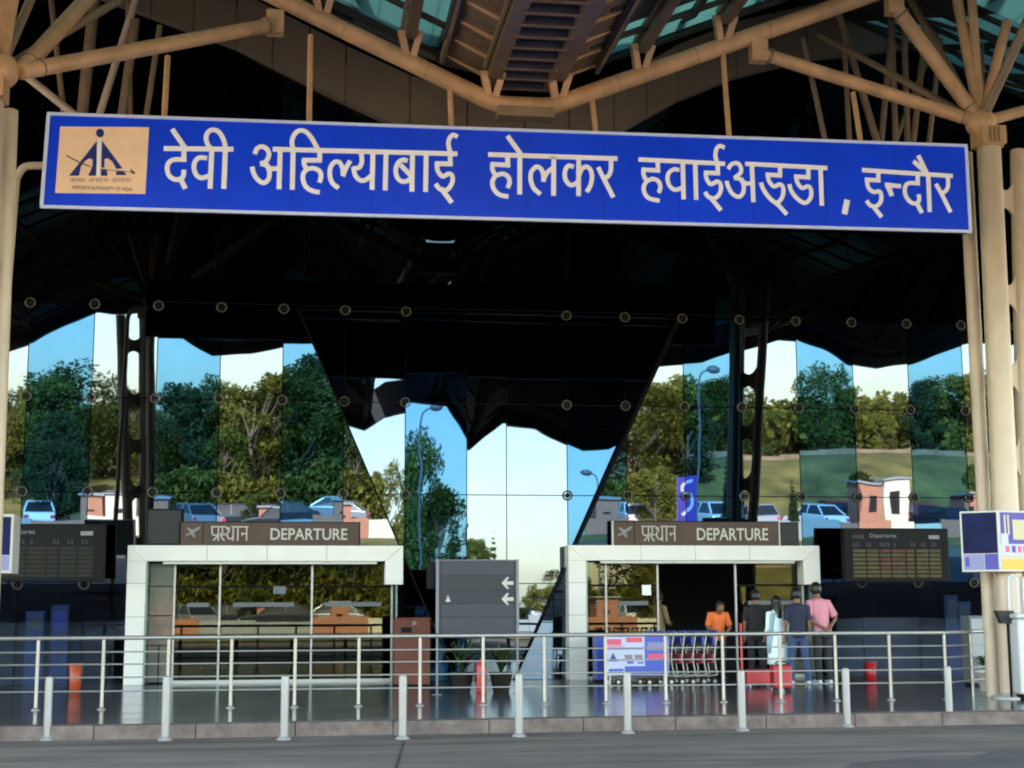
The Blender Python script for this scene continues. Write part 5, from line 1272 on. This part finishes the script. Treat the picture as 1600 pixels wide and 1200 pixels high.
for sd_i, key, kw in ((1, 'leaf_a', {}), (2, 'leaf_b', dict(rad=3.0)), (3, 'leaf_a', dict(wispy=True, nleaf=2200)), (4, 'leaf_c', dict(rad=2.7)), (5, 'leaf_b', dict(rad=2.3, h=8)), (6, 'leaf_c', dict(conifer=True, rad=1.1, nleaf=3000))):
    tk, cr, h = tree_mesh(sd_i, key, **kw)
    mt_, mc_ = tk.build('trunk'), cr.build('crown'); protos.append((mt_.data, mc_.data, h, kw.get('rad', 2.6)))
    bpy.data.objects.remove(mt_); bpy.data.objects.remove(mc_)
kinds = ['olive green spreading tree', 'broad green tree', 'thin wispy tree', 'dark green dense tree', 'rounded green tree', 'dark pointed conifer']
tn = 0
def tree(px, py, D, kind, wpx=None, lean=True, lb=None, base=None):
    global tn
    py = py+(16 if lean and D >= 62 and px < 640 else 0); tp = PM(px, py, D, lean); gz = terr(tp.x, tp.y)-.05 if base is None else base; H = max(.8, tp.z-gz); tk, cr, h, rad = protos[kind]
    s_ = H/h; dist = 28.7+D; wsc = (wpx/FPX*dist/2/rad) if wpx else s_*random.Random(tn).uniform(.9, 1.25)
    t = bpy.data.objects.new('tree', None); C.objects.link(t); t.location = (tp.x, tp.y, gz); t.scale = (wsc, wsc, s_); t.rotation_euler = (0, 0, tn*1.7)
    side_ = 'left' if px < 640 else 'right' if px > 960 else 'middle'
    tag(t, lb or f'{kinds[kind]} across the road, mirrored in the {side_} glass', 'tree', 'trees across the road')
    t['_px'] = px
    for nm, me in (('trunk', tk), ('crown', cr)):
        o = bpy.data.objects.new(nm, me); C.objects.link(o); o.parent = t
    tn += 1
for a in ((-60, 590, 70, 1), (-10, 612, 66, 0), (35, 600, 72, 3), (72, 575, 68, 1), (122, 556, 70, 1), (100, 640, 62, 3), (168, 618, 72, 0), (205, 600, 76, 4), (235, 640, 64, 0), (292, 588, 66, 3), (325, 572, 74, 1), (352, 650, 62, 4),
          (398, 566, 64, 2), (372, 590, 70, 0), (428, 592, 70, 0), (462, 570, 66, 1), (495, 556, 70, 3), (530, 575, 66, 1), (560, 640, 62, 3),
          (1000, 596, 64, 0), (1040, 590, 68, 0), (1075, 622, 66, 3), (1105, 604, 82, 1), (1140, 596, 80, 1), (1175, 655, 84, 0), (1210, 640, 82, 4), (1235, 660, 84, 0), (1262, 625, 82, 3), (1290, 575, 80, 1), (1318, 610, 84, 4),
          (1355, 640, 84, 0), (1375, 650, 80, 0), (1392, 622, 82, 0), (1435, 604, 80, 3), (1470, 592, 84, 1), (1510, 580, 80, 0), (1545, 598, 82, 1), (1590, 580, 82, 0), (1640, 606, 84, 3)):
    tree(*a)
for a in ((605, 722, 60, 0, 70, False), (655, 712, 54, 1, 90, False), (690, 790, 50, 4, 80, False), (745, 850, 60, 4, 50, False), (768, 832, 66, 5, 34, False), (845, 915, 62, 0, 60, False), (875, 892, 66, 0, 70, False), (820, 950, 60, 3, 60, False), (905, 900, 58, 1, 50, False), (715, 900, 52, 3, 60, False), (790, 905, 58, 4, 60, False)):
    tree(*a)
tree(85, 695, 48, 3, 100, lb='big dark round bush at the car park edge, mirrored far left'); tree(395, 765, 47, 4, 60, lb='low round bush among the parked cars, mirrored left')
tree(1140, 690, 47, 5, 34, lb='slim dark conifer mirrored right above the right portal'); tree(1240, 738, 47, 5, 22, lb='small slim conifer mirrored right of the column reflection'); tree(1022, 728, 47, 0, 70, lb='small yellow green tree mirrored beside the violet banner'); tree(1525, 730, 48, 4, 70, lb='low leafy tree mirrored beside the right column'); tree(1345, 742, 49, 4, 50, lb='small round bush mirrored above the amber flight board')
# undergrowth and wood behind as one mass
rr = random.Random(99); ug = MB(); vs = []; fs = []
for i in range(26000):
    D = rr.uniform(74, 100); x = rr.uniform(-75, 95); u = x*65/D
    if u > 14 and D < 79: continue
    if ca-3 < u < cb_+3: continue
    gz = terr(x, -D); hh = (3.2+1.6*noise.noise(Vector((x*.25, D*.25, 3))))
    p_ = Vector((x, -D, gz+hh*rr.random()**.6)); u_ = Vector((rr.gauss(0, 1), rr.gauss(0, 1), rr.gauss(0, 1))).normalized(); v_ = u_.orthogonal().normalized(); s_ = .34*rr.uniform(.6, 1.4)
    o_ = len(vs); vs += [p_-u_*s_, p_+v_*s_*.6, p_+u_*s_, p_-v_*s_*.6]; fs.append((o_, o_+1, o_+2, o_+3))
for (pa, pb, hh0) in ((235, 640, 3.6), (905, 1050, 3.2)):
    xa, xb = PM(pa, 950, 61, False).x, PM(pb, 950, 61, False).x
    for i in range(7000):
        x = rr.uniform(xa, xb); D = rr.uniform(59.5, 62.5); gz = terr(x, -D); hh = hh0*(.75+.5*noise.noise(Vector((x*.35, D*.3, 7))))
        p_ = Vector((x, -D, gz+hh*rr.random()**.7)); u_ = Vector((rr.gauss(0, 1), rr.gauss(0, 1), rr.gauss(0, 1))).normalized(); v_ = u_.orthogonal().normalized(); s_ = .2*rr.uniform(.6, 1.4)
        o_ = len(vs); vs += [p_-u_*s_, p_+v_*s_*.6, p_+u_*s_, p_-v_*s_*.6]; fs.append((o_, o_+1, o_+2, o_+3))
ug.add(vs, fs, K['leaf_a']); tag(ug.build('woodland'), 'dark woodland undergrowth on the hillside across the road', 'woodland', kind='stuff')

# ---- parked cars
K['glass_car'] = mat('car_glass', (.02, .025, .03), .08, spec=.8)
def make_car(colkey, label):
    t = thing('parked_car', label, 'car', (0, 0, 0), 'cars parked across the road')
    m = MB(); k = K[colkey]; W = .82
    prof = [(-2.0, .35), (-2.02, .62), (-1.9, .86), (-1.1, .95), (-.55, .98), (1.35, .98), (1.88, .92), (1.98, .62), (1.95, .35), (1.6, .25), (-1.6, .25)]
    m.prism([Vector((x, -W, z)) for x, z in prof], (0, 2*W, 0), k)
    m.build('body', t, .05)
    m = MB(); cab = [(-1.0, .975, .80), (-.42, 1.42, .62), (1.0, 1.45, .62), (1.62, .975, .78)]
    vs = [Vector((x, -w_, z)) for x, z, w_ in cab]+[Vector((x, w_, z)) for x, z, w_ in cab]
    m.add(vs, [(0, 1, 2, 3)[::-1], (4, 5, 6, 7), (0, 1, 5, 4), (1, 2, 6, 5), (2, 3, 7, 6)], K['glass_car'])
    m.box((-.44, -.61, 1.425), (1.02, .61, 1.475), k)
    for s_ in (-1, 1):
        for a, b in (((-1.0, .80, .98), (-.42, .62, 1.43)), ((.3, .765, .98), (.3, .625, 1.44)), ((1.62, .78, .98), (1.0, .62, 1.44))): m.bar((a[0], a[1]*s_, a[2]), (b[0], b[1]*s_, b[2]), .07, .05, k)
    m.build('cabin', t, .01)
    for x in (-1.25, 1.25):
        for s_ in (-1, 1):
            m = MB(); m.tube([(x, s_*.66, .30), (x, s_*.84, .30)], .30, K['rubber'], 20); wv = m.build('wheel', t); m = MB(); m.tube([(x, s_*.83, .30), (x, s_*.848, .30)], .18, K['ss'], 16); subpart(m, 'rim', wv, t)
    for s_ in (-1, 1):
        m = MB(); m.box((-2.03, s_*.72-.13, .62), (-1.95, s_*.72+.1, .74), K['poster_white']); m.build('headlight', t)
        m = MB(); m.box((1.93, s_*.70-.1, .66), (1.99, s_*.70+.1, .82), K['poster_red']); m.build('tail_light', t)
    return t
K['car_white'] = mat('white_car_paint', (.75, .76, .76), .2); K['car_silver'] = mat('silver_car_paint', (.42, .44, .46), .25, metal=.5); K['car_red'] = mat('red_car_paint', (.35, .03, .025), .22); K['car_dark'] = mat('dark_car_paint', (.03, .035, .045), .2)
cp = {c_: make_car('car_'+c_, 'x') for c_ in ('white', 'silver', 'red', 'dark')}; used_ = set()
cars = [(-30, 50, 'silver', 90, 'far left above the unlit flight board'), (60, 48, 'white', 80, 'left of the big dark bush'), (165, 55, 'silver', 95, 'above the left portal corner'), (300, 50, 'silver', 60, 'right of the left column reflection'), (440, 47, 'dark', 0, 'above the word in the left Departure sign'),
        (480, 63, 'white', 5, 'long side on, above the left Departure sign'), (520, 53, 'silver', 10, 'at the left slanted glass edge'), (985, 50, 'white', 85, 'at the right slanted glass edge'), (1110, 50, 'white', 80, 'right of the violet banner'), (1180, 52, 'silver', 90, 'behind the right column reflection'),
        (1275, 48, 'white', 75, 'right above the small black box'), (1300, 53, 'red', 90, 'above the left end of the amber board'), (1440, 50, 'red', 95, 'above the right end of the amber board'), (1475, 47, 'dark', 80, 'dark windowed, near the navy advert'), (1540, 52, 'silver', 90, 'beside the right column'),
        (850, 62, 'white', 0, 'in the middle gap'), (350, 50, 'dark', 0, 'low behind the left doors')]
for px, D, c_, a_, lb in cars:
    b_ = PM(px, 790, D, True); t = cp[c_] if c_ not in used_ else copy_tree(cp[c_]); used_.add(c_)
    t.location = (b_.x, b_.y, terr(b_.x, -max(46, min(58.5, D)))+.035 if D < 60 else terr(b_.x, -D)+.02); t.rotation_euler = (0, 0, R(a_)); t['label'] = f'{c_} parked car mirrored {lb}'
# ---- walls and kiosks
def kiosk(px0, px1, pyt, D, key, lb, trim='roof_grey'):
    a = PM(px0, pyt, D); b = PM(px1, pyt, D); g0 = terr(a.x, a.y)-.1; t = thing('roadside_kiosk', lb, 'kiosk', ((a.x+b.x)/2, -D, g0), 'painted kiosks across the road')
    x0, x1 = min(a.x, b.x), max(a.x, b.x); z = a.z
    m = MB(); m.box((x0, -D-1.8, g0), (x1, -D, z-.08), K[key]); m.build('wall', t)
    m = MB(); m.box((x0-.12, -D-1.9, z-.079), (x1+.12, -D+.15, z), K[trim]); m.build('roof', t)
    m = MB(); m.box((x0+(x1-x0)*.3, -D+.001, g0+1.1), (x0+(x1-x0)*.62, -D+.03, z-.75), K['int_dark']); m.build('window', t)
kiosk(165, 212, 770, 46.4, 'kiosk_cream', 'cream kiosk mirrored left of the left column reflection'); kiosk(128, 160, 773, 47, 'kiosk_terra', 'terracotta kiosk mirrored beside the cream one on the left'); kiosk(232, 262, 772, 47.5, 'kiosk_terra', 'terracotta kiosk mirrored behind the left column reflection')
kiosk(405, 440, 786, 46.5, 'kiosk_terra', 'low terracotta kiosk mirrored above the left Departure sign'); kiosk(520, 548, 782, 46.6, 'kiosk_terra', 'low terracotta kiosk mirrored near the left slanted edge'); kiosk(932, 966, 778, 47, 'kiosk_terra', 'terracotta kiosk mirrored at the right slanted glass edge')
kiosk(1345, 1380, 756, 47, 'kiosk_terra', 'terracotta kiosk mirrored above the amber flight board'); kiosk(1382, 1420, 750, 46.5, 'kiosk_cream', 'cream kiosk mirrored above the amber flight board'); kiosk(1508, 1530, 770, 47, 'kiosk_terra', 'terracotta kiosk mirrored beside the right column')
# low boundary wall along the top of the slope
wl = MB()
for i in range(60):
    x0 = -75+i*2.9; x1 = x0+2.88
    if ca-3 < x0 < cb_+2: continue
    yw = -77.5 if x0 > 14 else -73; z0 = max(terr(x0, yw), terr(x1, yw)); wl.box((x0, yw-.2, z0-.6), (x1, yw, z0+.28+.05*((i*7) % 3)), K['wall_stone'])
tag(wl.build('boundary_wall'), 'low pale boundary wall along the grassy slope across the road', 'wall')
wl = MB()
for i in range(56):
    x0 = -70+i*2.7; kk = ('kiosk_terra', 'kiosk_terra', 'roof_grey', 'kiosk_cream', 'roof_grey')[(i*3) % 5]; wl.box((x0, -44.9, 0), (x0+2.68, -44.7, .75+.08*((i*3) % 4)), K[kk])
tag(wl.build('barrier_wall'), 'low barrier wall of terracotta and cream sections along the car park', 'wall')
# ---- lamp posts
def lamp(px, py, D, lean, lb, s_=-1):
    tp = PM(px, py, D, lean); g0 = terr(tp.x, tp.y)-.05 if D > 42 else ROAD; t = thing('street_lamp', lb, 'street lamp', (tp.x, tp.y, g0), 'street lamps across the road')
    m = MB(); m.tube(smooth_pts([(tp.x, tp.y, g0), (tp.x, tp.y, tp.z*.6), (tp.x, tp.y, tp.z*.85), (tp.x+.12*s_, tp.y, tp.z-.35), (tp.x+.55*s_, tp.y, tp.z)], 5), .05, K['lamp'], 10); m.build('pole', t)
    m = MB(); m.ball((tp.x+.75*s_, tp.y, tp.z-.02), .3, K['lamp'], 12, 8, (1.1, .7, .75)); m.build('lamp_head', t)
lamp(657, 655, 40, False, 'tall grey street lamp mirrored in the blue middle strip', 1); lamp(934, 742, 58, False, 'small street lamp mirrored low at the right slanted edge'); lamp(1092, 578, 44, True, 'slim grey street lamp mirrored right of the right slanted edge', 1)
# ---- banner
a = PM(1060, 745, 40); b = PM(1090, 812, 40); t = thing('banner_stand', 'violet blue banner with a white swirl mirrored above the right Departure sign', 'banner', ((a.x+b.x)/2, -40, ROAD))
x0, x1 = min(a.x, b.x), max(a.x, b.x)
m = MB(); m.box((x0, -40.02, b.z-.3), (x1, -39.98, a.z), K['poster_violet']); bo = m.build('banner', t)
m = MB(); cx, cz = (x0+x1)/2, (a.z+b.z)/2
ribbon(m, smooth_pts([(cx+.22, -39.979, cz+.8), (cx-.22, -39.979, cz+.62), (cx-.2, -39.979, cz+.25), (cx+.2, -39.979, cz+.05), (cx+.22, -39.979, cz-.4), (cx-.25, -39.979, cz-.75)]), .15, K['poster_white'], nrm=(0, 1, 0)); subpart(m, 'swirl', bo, t)
m = MB(); m.tube([(x0-.04, -40, ROAD), (x0-.04, -40, a.z+.1)], .04, K['lamp'], 10); m.tube([(x1+.04, -40, ROAD), (x1+.04, -40, a.z+.1)], .04, K['lamp'], 10); m.build('poles', t)
NW = ['first', 'second', 'third', 'fourth', 'fifth', 'sixth', 'seventh', 'eighth', 'ninth', 'tenth', 'eleventh', 'twelfth', 'thirteenth', 'fourteenth', 'fifteenth', 'sixteenth', 'seventeenth', 'eighteenth', 'nineteenth', 'twentieth', 'twenty-first', 'twenty-second']
for sd_ in ('left', 'middle', 'right'):
    lst = sorted([o for o in bpy.data.objects if o.get('category') == 'tree' and f'mirrored in the {sd_} glass' in o['label']], key=lambda o: o['_px'])
    for i, o in enumerate(lst): o['label'] = o['label'].replace(' across the road,', ',').replace('mirrored in', f'{NW[i]} from the left of those mirrored in')
for o in bpy.data.objects:
    for k in ('_w', '_o', '_px'):
        if k in o: del o[k]
